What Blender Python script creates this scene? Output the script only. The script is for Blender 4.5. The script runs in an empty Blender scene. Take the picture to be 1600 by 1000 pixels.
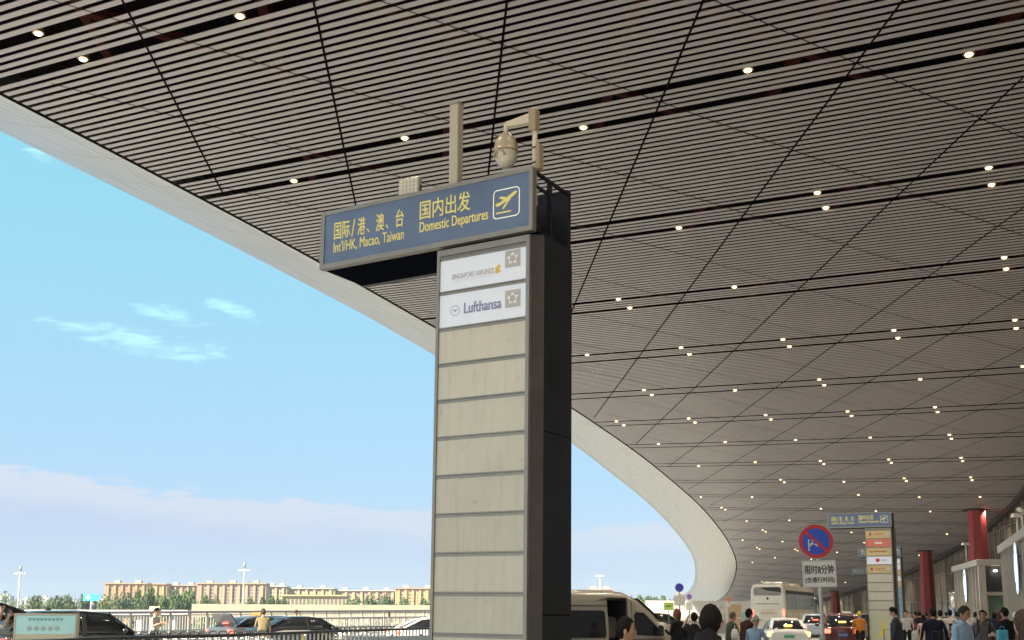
import bpy, bmesh, math, random
from mathutils import Vector, Matrix, noise
random.seed(7)
R = math.radians
C = bpy.context.scene.collection
S = bpy.context.scene

# ------------------------------------------------------------------ camera
EYE = 1.65
cam_d = bpy.data.cameras.new("camera"); cam = bpy.data.objects.new("camera", cam_d); C.objects.link(cam)
r_ = Vector((0.999994346, -0.000517799, 0.003322602)); u_ = Vector((-0.003362713, -0.15398204, 0.98806792)); f_ = Vector((0, 0.98807351, 0.15398291))
r_ = f_.cross(u_).normalized(); u_ = r_.cross(f_).normalized()
cam.matrix_world = Matrix(((r_.x, u_.x, -f_.x, 0), (r_.y, u_.y, -f_.y, 0), (r_.z, u_.z, -f_.z, EYE), (0, 0, 0, 1)))
cam_d.sensor_width = 36; cam_d.lens = 1734.72 / 1600 * 36; cam_d.shift_y = 187.1 / 1600
cam_d.clip_start = 0.1; cam_d.clip_end = 20000
S.camera = cam

# ------------------------------------------------------------------ sky, sun, exposure
SUN_EL, SUN_AZ = R(38), R(-135)            # azimuth clockwise from +Y (view direction): behind the camera, to the left
w = bpy.data.worlds.new("World"); S.world = w; w.use_nodes = True
def sky_nodes():
    nt = w.node_tree; N = nt.nodes; L = nt.links
    bg = N['Background']
    sky = N.new('ShaderNodeTexSky'); sky.sky_type = 'NISHITA'; sky.sun_disc = False
    sky.sun_elevation = SUN_EL; sky.sun_rotation = SUN_AZ
    sky.air_density = 1.0; sky.dust_density = 1.0; sky.ozone_density = 1.5
    tc = N.new('ShaderNodeTexCoord'); sep = N.new('ShaderNodeSeparateXYZ'); L.new(tc.outputs['Generated'], sep.inputs[0])
    def math_(op, a, b=None, c=None):
        m = N.new('ShaderNodeMath'); m.operation = op
        for i, v in enumerate((a, b, c)):
            if v is None: continue
            if isinstance(v, (int, float)): m.inputs[i].default_value = v
            else: L.new(v, m.inputs[i])
        return m.outputs[0]
    def sstep(v, a, b):
        m = N.new('ShaderNodeMapRange'); m.interpolation_type = 'SMOOTHSTEP'; L.new(v, m.inputs[0])
        m.inputs[1].default_value = a; m.inputs[2].default_value = b; return m.outputs[0]
    def mix(fac, a, b, blend='MIX'):
        m = N.new('ShaderNodeMix'); m.data_type = 'RGBA'; m.blend_type = blend
        if isinstance(fac, (int, float)): m.inputs[0].default_value = fac
        else: L.new(fac, m.inputs[0])
        for i, v in ((6, a), (7, b)):
            if isinstance(v, tuple): m.inputs[i].default_value = (*v, 1)
            else: L.new(v, m.inputs[i])
        return m.outputs[2]
    el = math_('ARCSINE', sep.outputs[2])
    az = math_('ARCTAN2', sep.outputs[0], sep.outputs[1])
    ramp = N.new('ShaderNodeValToRGB'); L.new(math_('MULTIPLY', el, 2 / math.pi), ramp.inputs[0])
    e = ramp.color_ramp.elements
    e[0].position = 0; e[0].color = (2.7, 3.9, 5.4, 1)
    e[1].position = 1; e[1].color = (0.8, 2.3, 5.2, 1)
    for p, c in ((0.05, (2.8, 4.2, 5.8)), (0.10, (2.6, 4.5, 6.1)), (0.20, (2.2, 4.85, 6.0)), (0.30, (1.7, 4.95, 5.9))):
        k = e.new(p); k.color = (*c, 1)
    base = mix(0.8, sky.outputs[0], ramp.outputs[0])
    def cloud_noise(scale, sq, detail=6, dist=0.0):
        mp = N.new('ShaderNodeCombineXYZ'); L.new(math_('MULTIPLY', az, scale), mp.inputs[0]); L.new(math_('MULTIPLY', el, scale * sq), mp.inputs[1])
        n = N.new('ShaderNodeTexNoise'); n.inputs['Scale'].default_value = 1; n.inputs['Detail'].default_value = detail
        n.inputs['Roughness'].default_value = 0.6; n.inputs['Distortion'].default_value = dist
        L.new(mp.outputs[0], n.inputs['Vector']); return n.outputs[0]
    # low bank of cloud above the horizon
    n1 = cloud_noise(11, 4.0, 9)
    h = math_('SUBTRACT', el, math_('MULTIPLY', math_('SUBTRACT', n1, 0.5), 0.075))
    h = math_('ADD', h, math_('MULTIPLY', math_('ADD', az, 0.38), 0.075))
    top = sstep(h, 0.1135, 0.1075)
    fade = sstep(el, 0.015, 0.075)
    n1b = cloud_noise(5, 7, 3)
    bank = math_('MULTIPLY', math_('MULTIPLY', top, fade), math_('MULTIPLY_ADD', n1b, 1.2, 0.25))
    crest = sstep(h, 0.070, 0.106)
    bankc = mix(math_('MULTIPLY', crest, math_('MULTIPLY_ADD', n1, 1.2, 0.2)), (3.35, 4.0, 5.35), (4.35, 4.75, 5.35))
    base = mix(bank, base, bankc)
    # thin cirrus streaks
    n2 = cloud_noise(30, 4.5, 9, 0.9)
    def blob(a0, e0, wa, we, tilt):
        da = math_('SUBTRACT', az, a0); de = math_('ADD', math_('SUBTRACT', el, e0), math_('MULTIPLY', da, tilt))
        q = math_('ADD', math_('POWER', math_('ABSOLUTE', math_('DIVIDE', da, wa)), 2.0), math_('POWER', math_('ABSOLUTE', math_('DIVIDE', de, we)), 2.0))
        return math_('SUBTRACT', 1.0, q)
    m_ = None
    for b in ((-0.345, 0.231, 0.085, 0.015, 0.10), (-0.29, 0.224, 0.05, 0.014, 0.0), (-0.305, 0.253, 0.045, 0.011, 0.15), (-0.255, 0.262, 0.04, 0.010, 0.3), (-0.42, 0.372, 0.02, 0.008, 0.3)):
        v = blob(*b); m_ = v if m_ is None else math_('MAXIMUM', m_, v)
    m2 = sstep(math_('MULTIPLY_ADD', m_, 0.30, n2), 0.60, 0.95)
    m2 = math_('MULTIPLY', m2, sstep(m_, -0.4, 0.3))
    base = mix(math_('MULTIPLY', m2, 0.75), base, (3.7, 6.7, 6.9))
    L.new(base, bg.inputs[0]); bg.inputs[1].default_value = 0.06
sky_nodes()
sun_d = bpy.data.lights.new("sun", 'SUN'); sun_d.energy = 5.0; sun_d.angle = R(0.5); sun_d.color = (1, 0.88, 0.70)
sun = bpy.data.objects.new("sun", sun_d); C.objects.link(sun)
sd = Vector((math.sin(SUN_AZ) * math.cos(SUN_EL), math.cos(SUN_AZ) * math.cos(SUN_EL), math.sin(SUN_EL)))
sun.rotation_euler = sd.to_track_quat('Z', 'Y').to_euler()
S.view_settings.view_transform = 'Standard'; S.view_settings.look = 'None'; S.view_settings.gamma = 1
S.view_settings.use_curve_mapping = False; S.view_settings.exposure = 1.45
S.cycles.max_bounces = 8; S.cycles.diffuse_bounces = 5; S.cycles.glossy_bounces = 4; S.cycles.transmission_bounces = 6
S.cycles.sample_clamp_indirect = 6

# ------------------------------------------------------------------ materials
def mat(name, col, rough=0.6, metal=0.0, emit=None, estr=0.0, var=0.0, vscale=3.0, bump=0.0, bscale=20.0, spec=0.5, coat=0.0):
    m = bpy.data.materials.new(name); m.use_nodes = True
    nt = m.node_tree; b = nt.nodes['Principled BSDF']
    b.inputs['Base Color'].default_value = (*col, 1); b.inputs['Roughness'].default_value = rough; b.inputs['Metallic'].default_value = metal
    b.inputs['Specular IOR Level'].default_value = spec; b.inputs['Coat Weight'].default_value = coat
    if emit: b.inputs['Emission Color'].default_value = (*emit, 1); b.inputs['Emission Strength'].default_value = estr
    if bump < 0: pass
    elif var or bump:
        tc = nt.nodes.new('ShaderNodeTexCoord')
        n = nt.nodes.new('ShaderNodeTexNoise'); n.inputs['Scale'].default_value = vscale; n.inputs['Detail'].default_value = 6; n.inputs['Roughness'].default_value = 0.65
        nt.links.new(tc.outputs['Object'], n.inputs['Vector'])
        if var:
            mx = nt.nodes.new('ShaderNodeMix'); mx.data_type = 'RGBA'
            mr = nt.nodes.new('ShaderNodeMapRange'); mr.inputs[1].default_value = 0.3; mr.inputs[2].default_value = 0.7
            nt.links.new(n.outputs[0], mr.inputs[0]); nt.links.new(mr.outputs[0], mx.inputs[0])
            mx.inputs[6].default_value = (*[c * (1 - var) for c in col], 1); mx.inputs[7].default_value = (*[min(1, c * (1 + var)) for c in col], 1)
            nt.links.new(mx.outputs[2], b.inputs['Base Color'])
        if bump:
            n2 = nt.nodes.new('ShaderNodeTexNoise'); n2.inputs['Scale'].default_value = bscale; n2.inputs['Detail'].default_value = 4
            nt.links.new(tc.outputs['Object'], n2.inputs['Vector'])
            bp = nt.nodes.new('ShaderNodeBump'); bp.inputs['Strength'].default_value = bump; bp.inputs['Distance'].default_value = 0.02
            nt.links.new(n2.outputs[0], bp.inputs['Height']); nt.links.new(bp.outputs[0], b.inputs['Normal'])
    return m
M = {}
def mm(name, *a, **k):
    if name not in M: M[name] = mat(name, *a, **k)
    return M[name]

# ------------------------------------------------------------------ mesh helpers
class MB:
    def __init__(s): s.v = []; s.f = []; s.m = []; s.cur = 0; s.sm = []
    def add(s, vs, fs, smooth=False):
        o = len(s.v); s.v += [tuple(v) for v in vs]
        for f in fs: s.f.append(tuple(i + o for i in f)); s.m.append(s.cur); s.sm.append(smooth)
    def box(s, x0, x1, y0, y1, z0, z1, bev=0.0):
        if bev <= 0:
            s.add([(x0, y0, z0), (x1, y0, z0), (x1, y1, z0), (x0, y1, z0), (x0, y0, z1), (x1, y0, z1), (x1, y1, z1), (x0, y1, z1)],
                  [(3, 2, 1, 0), (4, 5, 6, 7), (0, 1, 5, 4), (1, 2, 6, 5), (2, 3, 7, 6), (3, 0, 4, 7)])
        else:
            b = min(bev, (x1 - x0) / 2.1, (y1 - y0) / 2.1, (z1 - z0) / 2.1)
            def ring(z, i): return [(x0 + i, y0 + i + b, z), (x0 + i + b, y0 + i, z), (x1 - i - b, y0 + i, z), (x1 - i, y0 + i + b, z), (x1 - i, y1 - i - b, z), (x1 - i - b, y1 - i, z), (x0 + i + b, y1 - i, z), (x0 + i, y1 - i - b, z)]
            s.loft([ring(z0, b * 0.6), ring(z0 + b, 0), ring(z1 - b, 0), ring(z1, b * 0.6)])
    def loft(s, rings, close=True, caps=True, smooth=False):
        n = len(rings[0]); vs = [p for r in rings for p in r]; fs = []
        for i in range(len(rings) - 1):
            for j in range(n if close else n - 1):
                k = (j + 1) % n; fs.append((i * n + j, i * n + k, (i + 1) * n + k, (i + 1) * n + j))
        s.add(vs, fs, smooth)
        if caps and close:
            s.add(rings[0], [tuple(reversed(range(n)))]); s.add(rings[-1], [tuple(range(n))])
    def tube(s, pts, rad, n=8, smooth=True, caps=True):
        pts = [Vector(p) for p in pts]; rr = rad if isinstance(rad, (list, tuple)) else [rad] * len(pts); rings = []
        up = None
        for i, p in enumerate(pts):
            d = (pts[min(i + 1, len(pts) - 1)] - pts[max(i - 1, 0)]).normalized()
            if up is None: up = Vector((0, 0, 1)) if abs(d.z) < 0.9 else Vector((1, 0, 0))
            a = d.cross(up).normalized(); b = a.cross(d).normalized(); up = b
            rings.append([p + (a * math.cos(t) + b * math.sin(t)) * rr[i] for t in [2 * math.pi * k / n for k in range(n)]])
        s.loft([list(reversed(r)) for r in rings], True, caps, smooth)
    def bar(s, a, b, wx, wz):
        a = Vector(a); b = Vector(b); d = (b - a).normalized(); up = Vector((0, 0, 1)) if abs(d.z) < 0.95 else Vector((0, 1, 0))
        x = d.cross(up).normalized() * wx / 2; z = x.normalized().cross(d) * wz / 2
        s.loft([[p - x - z, p - x + z, p + x + z, p + x - z] for p in (a, b)])
    def ell(s, c, r, n=12, m=8, rotm=None, smooth=True):
        vs = []; c = Vector(c)
        for i in range(m + 1):
            th = math.pi * i / m
            for j in range(n):
                ph = 2 * math.pi * j / n
                p = Vector((r[0] * math.sin(th) * math.cos(ph), r[1] * math.sin(th) * math.sin(ph), r[2] * math.cos(th)))
                if rotm: p = rotm @ p
                vs.append(c + p)
        fs = [(i * n + j, (i + 1) * n + j, (i + 1) * n + (j + 1) % n, i * n + (j + 1) % n) for i in range(m) for j in range(n)]
        s.add(vs, fs, smooth)
    def cyl(s, c0, c1, r0, r1=None, n=16, smooth=True): s.tube([c0, c1], [r0, r0 if r1 is None else r1], n, smooth)
    def prism(s, poly, y0, y1):           # polygon in xz, extruded along y
        s.loft([[(x, y0, z) for x, z in poly], [(x, y1, z) for x, z in poly]])
    def mesh(s, name, mats):
        me = bpy.data.meshes.new(name); me.from_pydata(s.v, [], s.f)
        for m in (mats if isinstance(mats, (list, tuple)) else [mats]): me.materials.append(m)
        me.polygons.foreach_set('material_index', s.m); me.polygons.foreach_set('use_smooth', s.sm); me.update()
        bm = bmesh.new(); bm.from_mesh(me); bmesh.ops.remove_doubles(bm, verts=bm.verts, dist=1e-5); bmesh.ops.recalc_face_normals(bm, faces=bm.faces); bm.to_mesh(me); bm.free()
        return me
    def build(s, name, mats, parent=None):
        o = bpy.data.objects.new(name, s.mesh(name, mats)); C.objects.link(o)
        if parent: o.parent = parent
        return o
def thing(name, label, cat, loc=(0, 0, 0), rz=0.0, group=None):
    o = bpy.data.objects.new(name, None); C.objects.link(o); o.empty_display_size = 0.2
    o.location = loc; o.rotation_euler = (0, 0, rz); tag(o, label, cat, group); return o
def tag(o, label, cat, group=None):
    o['label'] = label; o['category'] = cat
    if group: o['group'] = group
    return o
def struct(o): o['kind'] = 'structure'; return o
def copy_tree(o, parent=None):
    c = o.copy(); C.objects.link(c); c.parent = parent
    for ch in o.children: copy_tree(ch, c)
    return c
def at(px, D): return ((px - 800) / 1734.7 * D, D)          # ground position of something seen D metres ahead
def text(name, s, x0, z0, width, height, m, parent, y=-0.004, bold=0.0, depth=0.003, rot=None):
    cu = bpy.data.curves.new(name, 'FONT'); cu.body = s; cu.extrude = 0.0; cu.resolution_u = 4
    o = bpy.data.objects.new(name, cu); C.objects.link(o)
    dg = bpy.context.evaluated_depsgraph_get(); me0 = bpy.data.meshes.new_from_object(o.evaluated_get(dg))
    bpy.data.objects.remove(o); bpy.data.curves.remove(cu)
    vs = [v.co.copy() for v in me0.vertices]; fs = [tuple(p.vertices) for p in me0.polygons]; bpy.data.meshes.remove(me0)
    ax, bx, ay, by = min(v.x for v in vs), max(v.x for v in vs), min(v.y for v in vs), max(v.y for v in vs)
    b = MB(); e = bold
    for k, (dx, dz) in enumerate(((0, 0),) if e == 0 else ((-e, -e * 0.5), (e, -e * 0.5), (-e, e * 0.5), (e, e * 0.5))):     # thicker strokes
        b.add([(x0 + (v.x - ax) / (bx - ax) * width + dx, y - 0.0006 * k, z0 + (v.y - ay) / (by - ay) * height + dz) for v in vs], fs)
    me = bpy.data.meshes.new(name); me.from_pydata(b.v, [], b.f); me.materials.append(m)
    o = bpy.data.objects.new(name, me); C.objects.link(o)
    if parent: o.parent = parent
    return o
#@@STRUCT
# ------------------------------------------------------------------ canopy: a wide curved roof with a slatted soffit
SD = Vector((-0.89571082, 0.44463708)); VD = Vector((0.44463708, 0.89571082))     # along / across the slats
PER, V0, GAP, LAT = 8.484969, 26.857634, 0.1604, 4.95
def roof(x, y): return EYE + 13.4 - 0.00482293 * x - 0.00164636 * y + 3.758331e-05 * x * x - 6.294418e-04 * x * y - 7.816593e-05 * y * y
def sv(s, v): return SD * s + VD * v
def rp(s, v, dz=0.0):
    p = sv(s, v); return (p.x, p.y, roof(p.x, p.y) + dz)
EDGE = [(-60, 25.2), (-30, 24.7), (-5, 24.4), (10, 24.45), (18.83, 24.61), (25.43, 24.86), (32, 25.1), (38, 25.5), (44.59, 26.0), (55, 26.6), (62.5, 27.1), (68.5, 27.8), (77.15, 28.61), (86.5, 29.74), (95.2, 31.0), (104, 32.1), (111.8, 33.3), (126.5, 35.9), (142.1, 38.9), (156.9, 42.2), (167.36, 44.85), (185.7, 50.25), (207.2, 57.2), (225.5, 64.4), (238, 71.5)]
def lerp_tab(tab, x):
    if x <= tab[0][0]: return tab[0][1]
    for (a, b), (c, d) in zip(tab[:-1], tab[1:]):
        if x <= c: return b + (d - b) * (x - a) / (c - a)
    return tab[-1][1]
def smooth_tab(tab, step):
    xs = [tab[0][0] + i * step for i in range(int((tab[-1][0] - tab[0][0]) / step) + 1)]
    ys = [lerp_tab(tab, x) for x in xs]
    for _ in range(6): ys = [ys[0]] + [(ys[i - 1] + 2 * ys[i] + ys[i + 1]) / 4 for i in range(1, len(ys) - 1)] + [ys[-1]]
    return list(zip(xs, ys))
EDGE = smooth_tab(EDGE, 3.0)
FAC = [(-2, -30.0), (8, -5), (15, 15), (22, 33), (28, 50), (33.5, 66), (38.6, 80), (43.2, 93.3), (49.1, 115.3), (53.0, 138), (55.5, 160.1), (56.3, 193), (55.0, 225), (52, 250)]    # glass front in plan
FACS = sorted([(Vector(p).dot(VD), Vector(p).dot(SD)) for p in FAC])
def s_edge(v): return lerp_tab(EDGE, v)
def s_fac(v): return lerp_tab(FACS, v)
VMIN, VMAX = -14, 236  # unseen rear end cut short so sunlit ground behind lights the pylon
canopy = thing('terminal_canopy', 'huge curved terminal canopy with dark slatted ceiling and pale metal rim', 'canopy', (0, 0, 0))
slat_m = mat('slat_metal', (0.425, 0.40, 0.41), 0.42, 0.0, var=0.05, vscale=0.35)
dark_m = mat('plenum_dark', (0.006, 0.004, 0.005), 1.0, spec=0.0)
red_m = mat('truss_red', (0.055, 0.008, 0.007), 0.8, spec=0.1)
def slat_rows():
    rows = []; band = 0.37
    for k in range(-9, 26):
        c = V0 + k * PER; u = c - GAP * PER
        a, b = u + band / 2, c - band / 2; n = 4; pit = (b - a + 0.140) / n
        rows += [(a + i * pit, a + i * pit + pit - 0.140) for i in range(n)]
        a, b = c + band / 2, V0 + (k + 1 - GAP) * PER - band / 2; n = 23; pit = (b - a + 0.143) / n
        rows += [(a + i * pit, a + i * pit + pit - 0.143) for i in range(n)]
    return [r for r in rows if VMIN < r[0] and r[1] < VMAX]
def build_canopy():
    mb = MB()
    for a, b in slat_rows():
        vm = (a + b) / 2; s1 = s_edge(vm) - 0.16; s0 = min(s_fac(vm) - 4.0, s1 - 2)
        n = max(2, int((s1 - s0) / 4.5)); ss = [s0 + (s1 - s0) * i / n for i in range(n + 1)]
        A = [rp(s, a) for s in ss]; B = [rp(s, b) for s in ss]; A2 = [rp(s, a, 0.02) for s in ss]; B2 = [rp(s, b, 0.02) for s in ss]
        mb.loft([A2, A, B, B2], False, False)
    mb.build('ceiling_slats', slat_m, canopy)
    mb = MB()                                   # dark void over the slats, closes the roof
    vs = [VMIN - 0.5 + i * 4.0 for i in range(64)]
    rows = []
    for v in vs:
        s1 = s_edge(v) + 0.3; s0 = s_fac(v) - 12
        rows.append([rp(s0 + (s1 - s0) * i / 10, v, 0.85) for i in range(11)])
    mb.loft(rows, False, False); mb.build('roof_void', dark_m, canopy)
    mb = MB()                                   # red steel seen in the open grooves
    for i in range(-6, 26):
        for j in range(-3, 12):
            v = i * 4.285; s = j * LAT + (i % 2) * LAT / 2
            if v > VMAX - 6 or v < VMIN or s > s_edge(v) - 3: continue
            for ds, dv in ((LAT / 2, 4.285), (-LAT / 2, 4.285)):
                if s + ds < s_edge(v + dv) - 1: mb.bar(rp(s, v, 0.42), rp(s + ds, v + dv, 0.42), 0.22, 0.22)
    mb.build('roof_truss', red_m, canopy)
    # seams of the triangular panels: thin dark joints under the slats
    for nm, ang, off, wd in (('open_joint', 60, (-7.27775, 4.278596), 0.058), ('closed_joint', 120, (-16.306, -4.30995), 0.034)):
        mb = MB(); az = -1.110027283922679 + R(ang); d = Vector((math.sin(az), math.cos(az))); nn = Vector((math.cos(az), -math.sin(az)))
        for k in range(-40, 60):
            c = off[0] + k * off[1]; run = []
            for t in range(-160, 320, 3):
                p = nn * c + d * t; v = p.dot(VD); s = p.dot(SD)
                ok = VMIN < v < VMAX - 1 and s_fac(v) - 3.5 < s < s_edge(v) - 0.3
                if ok: run.append(p)
                if (not ok or t > 314) and len(run) > 1:
                    pts = []
                    for sg in (-1, 1): pts.append([((q + nn * sg * wd / 2).x, (q + nn * sg * wd / 2).y, roof(*(q + nn * sg * wd / 2)) - 0.004) for q in run])
                    mb.loft(pts, False, False); run = []
                elif not ok: run = []
        mb.build(nm, mm('joint_dark', (0.008, 0.006, 0.006), 0.9, spec=0.0), canopy)
    # rim: pale brushed metal, rising outwards
    ev = [(v, s) for v, s in EDGE if v > VMIN - 2]
    P = [Vector(rp(s, v)) for v, s in ev]; n = len(P)
    grid = []; uvs = []
    L = 0.0; K = 10
    for i, p in enumerate(P):
        t = (P[min(i + 1, n - 1)] - P[max(i - 1, 0)]); t.z = 0; t.normalize(); o = Vector((-t.y, t.x, 0))
        if o.dot(Vector((SD.x, SD.y, 0))) < 0: o = -o
        if i: L += (P[i] - P[i - 1]).length
        v = ev[i][0]
        W = lerp_tab([(-60, 3.7), (45, 4.1), (75, 5.2), (100, 5.9), (140, 6.3), (240, 6.5)], v)
        dz = lerp_tab([(-60, 1.05), (45, 1.05), (100, 0.75), (160, 0.35), (240, 0.2)], v)
        rh = roof
        row = []
        for j in range(K + 1):
            a = j / K; q = p + o * (W * a)
            z = roof(q.x, q.y) + dz * (a ** 1.25); row.append((q.x, q.y, z)); uvs.append((L, a * W))
        for a2, zz in ((1.0, 0.35), (0.55, 1.3), (0.12, 1.25), (0.10, 0.80), (-0.02, 0.80), (-0.0, 0.06)):
            q = p + o * (W * a2); row.append((q.x, q.y, roof(q.x, q.y) + dz * a2 + zz)); uvs.append((L, W + zz))
        grid.append(row)
    me = bpy.data.meshes.new('rim'); K2 = len(grid[0])
    fs = [(i * K2 + j, i * K2 + j + 1, (i + 1) * K2 + j + 1, (i + 1) * K2 + j) for i in range(n - 1) for j in range(K2 - 1)]
    me.from_pydata([p for r in grid for p in r], [], fs); uv = me.uv_layers.new(name='UVMap')
    for lp in me.loops: uv.data[lp.index].uv = uvs[lp.vertex_index]
    me.polygons.foreach_set('use_smooth', [True] * len(fs))
    m = bpy.data.materials.new('rim_metal'); m.use_nodes = True; nt = m.node_tree; b = nt.nodes['Principled BSDF']; Ln = nt.links; Nn = nt.nodes
    tc = Nn.new('ShaderNodeTexCoord'); mp = Nn.new('ShaderNodeMapping'); mp.inputs['Scale'].default_value = (0.16, 3.2, 1); Ln.new(tc.outputs['UV'], mp.inputs[0])
    nz = Nn.new('ShaderNodeTexNoise'); nz.inputs['Scale'].default_value = 1.6; nz.inputs['Detail'].default_value = 8; nz.inputs['Roughness'].default_value = 0.7; Ln.new(mp.outputs[0], nz.inputs['Vector'])
    sp = Nn.new('ShaderNodeSeparateXYZ'); Ln.new(tc.outputs['UV'], sp.inputs[0])
    def line(out, per, wd):
        a = Nn.new('ShaderNodeMath'); a.operation = 'PINGPONG'; Ln.new(out, a.inputs[0]); a.inputs[1].default_value = per / 2
        c = Nn.new('ShaderNodeMath'); c.operation = 'LESS_THAN'; Ln.new(a.outputs[0], c.inputs[0]); c.inputs[1].default_value = wd; return c.outputs[0]
    l1 = line(sp.outputs[1], 0.31, 0.022); l2 = line(sp.outputs[0], 2.4, 0.022)
    mxl = Nn.new('ShaderNodeMath'); mxl.operation = 'MAXIMUM'; Ln.new(l1, mxl.inputs[0]); Ln.new(l2, mxl.inputs[1])
    cr = Nn.new('ShaderNodeValToRGB'); Ln.new(nz.outputs[0], cr.inputs[0])
    cr.color_ramp.elements[0].position = 0.3; cr.color_ramp.elements[0].color = (0.37, 0.375, 0.38, 1); cr.color_ramp.elements[1].position = 0.7; cr.color_ramp.elements[1].color = (0.62, 0.625, 0.63, 1)
    mx = Nn.new('ShaderNodeMix'); mx.data_type = 'RGBA'; Ln.new(mxl.outputs[0], mx.inputs[0]); Ln.new(cr.outputs[0], mx.inputs[6]); mx.inputs[7].default_value = (0.3, 0.28, 0.26, 1)
    Ln.new(mx.outputs[2], b.inputs['Base Color']); b.inputs['Roughness'].default_value = 0.34; b.inputs['Metallic'].default_value = 0.85
    me.materials.append(m); o = bpy.data.objects.new('rim', me); C.objects.link(o); o.parent = canopy
build_canopy()

# ceiling downlights, on the regular grid of the grooves
def downlights():
    LD = bpy.data.lights.new('downlight', 'SPOT'); LD.energy = 340; LD.color = (1, 0.86, 0.68); LD.spot_size = R(120); LD.spot_blend = 1.0; LD.shadow_soft_size = 0.1
    hs = MB(); hs.tube([(0, 0, 0.20), (0, 0, 0.02)], 0.12, 12); hs.tube([(0, 0, 0.02), (0, 0, 0.0)], 0.14, 12)
    hm = hs.mesh('housing', mm('lamp_housing', (0.25, 0.2, 0.15), 0.4, 0.6))
    ls = MB(); ls.ell((0, 0, -0.004), (0.095, 0.095, 0.05), 12, 6); lm_ = ls.mesh('lens', mm('lamp_glow', (1, 0.9, 0.7), 0.4, 0, (1.0, 0.66, 0.28), 3.5))
    near = {(-1, 1): (20.98 - 0, ), (-2, 1): ()}
    spots = []
    J = lambda s: round((s - 1.26) / LAT)
    seen = {(-1, 'u'): (20.98,), (-1, 'l'): (21.02, 16.12, 6.2), (0, 'u'): (16.01, 6.25), (0, 'l'): (21.01, 11.14, 1.27), (1, 'u'): (6.23, 1.25), (1, 'l'): (6.16, 11.18, 1.26),
            (2, 'u'): (1.21, 11.16, 16.12), (2, 'l'): (1.28, 16.06), (3, 'u'): (6.21, 11.11, 16.02, 1.18, 20.75), (3, 'l'): (6.12, 11.2, 16.08, 1.24), (4, 'u'): (20.96, 11.08, 1.26), (4, 'l'): (6.11, 11.05, 15.95, 20.9),
            (5, 'u'): (25.95, 21.03, 16.05, 11.08, 6.1), (5, 'l'): (25.92, 21.03, 15.99, 11.06, 6.12)}
    for k in range(-4, 24):  # lowest rows hang unseen behind the camera, added to light the near pylon
        for c in 'ul':
            v = V0 + (k - (GAP if c == 'u' else 0)) * PER
            if v > VMAX - 2: continue
            if (k, c) in seen: ss = [1.26 + LAT * J(s) for s in seen[(k, c)]]
            else: ss = [1.26 + LAT * j for j in range(-2, 14) if random.random() < (0.55 if k < 12 else 0.33)]
            for s in ss:
                if s_fac(v) + 0.5 < s < s_edge(v) - 1: spots.append((s, v))
    for s, v in spots:
        t = thing('ceiling_downlight', 'small round warm downlight glowing in a groove of the slatted ceiling', 'ceiling light', rp(s, v, 0.03), 0, 'downlights in the slatted canopy ceiling')
        a = bpy.data.objects.new('housing', hm); C.objects.link(a); a.parent = t
        a = bpy.data.objects.new('lens', lm_); C.objects.link(a); a.parent = t
        a = bpy.data.objects.new('lamp', LD); C.objects.link(a); a.parent = t; a.location = (0, 0, -0.12)

downlights()

# ------------------------------------------------------------------ glass front of the terminal
glass_m = mat('facade_glass', (0.24, 0.21, 0.165), 0.15, 0.2, var=0.15, vscale=0.3)
def facade():
    t = thing('terminal_facade', 'long brown glass terminal front curving away under the canopy', 'glass wall')
    tab = []
    for (a, b), (c, d) in zip(FAC[:-1], FAC[1:]):
        n = max(1, int(math.hypot(c - a, d - b) / 3.0)); tab += [(a + (c - a) * i / n, b + (d - b) * i / n) for i in range(n)]
    tab.append(FAC[-1])
    for _ in range(5): tab = [tab[0]] + [((tab[i - 1][0] + 2 * tab[i][0] + tab[i + 1][0]) / 4, (tab[i - 1][1] + 2 * tab[i][1] + tab[i + 1][1]) / 4) for i in range(1, len(tab) - 1)] + [tab[-1]]
    lo = [(x, y, 0.0) for x, y in tab]; hi = [(x, y, roof(x, y) + 0.6) for x, y in tab]
    g = MB(); g.loft([lo, hi], False, False); g.build('glass', glass_m, t)
    b = MB(); b2 = MB()
    for i, (x, y) in enumerate(tab):
        b.bar((x - 0.06, y, 0), (x - 0.06, y, roof(x, y) - 0.35), 0.07, 0.10)
    for h in (3.2, 6.4, 9.6):
        run = []
        for x, y in tab:
            if h < roof(x, y) - 0.5: run.append((x - 0.10, y, h))
            elif len(run) > 1: b.tube(run, 0.05, 5); run = []
            else: run = []
        if len(run) > 1: b.tube(run, 0.05, 5)
    b.build('mullions', mm('mullion', (0.36, 0.33, 0.28), 0.45, 0.4), t)
    for (x0, y0), (x1, y1) in zip(tab[:-1], tab[1:]):
        b2.bar((x0 - 0.25, y0, roof(x0, y0) - 0.28), (x1 - 0.25, y1, roof(x1, y1) - 0.28), 0.5, 0.42)
    b2.build('head_beam', mm('beam_dark', (0.03, 0.028, 0.028), 0.5), t)
    return tab
FT = facade()

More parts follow.
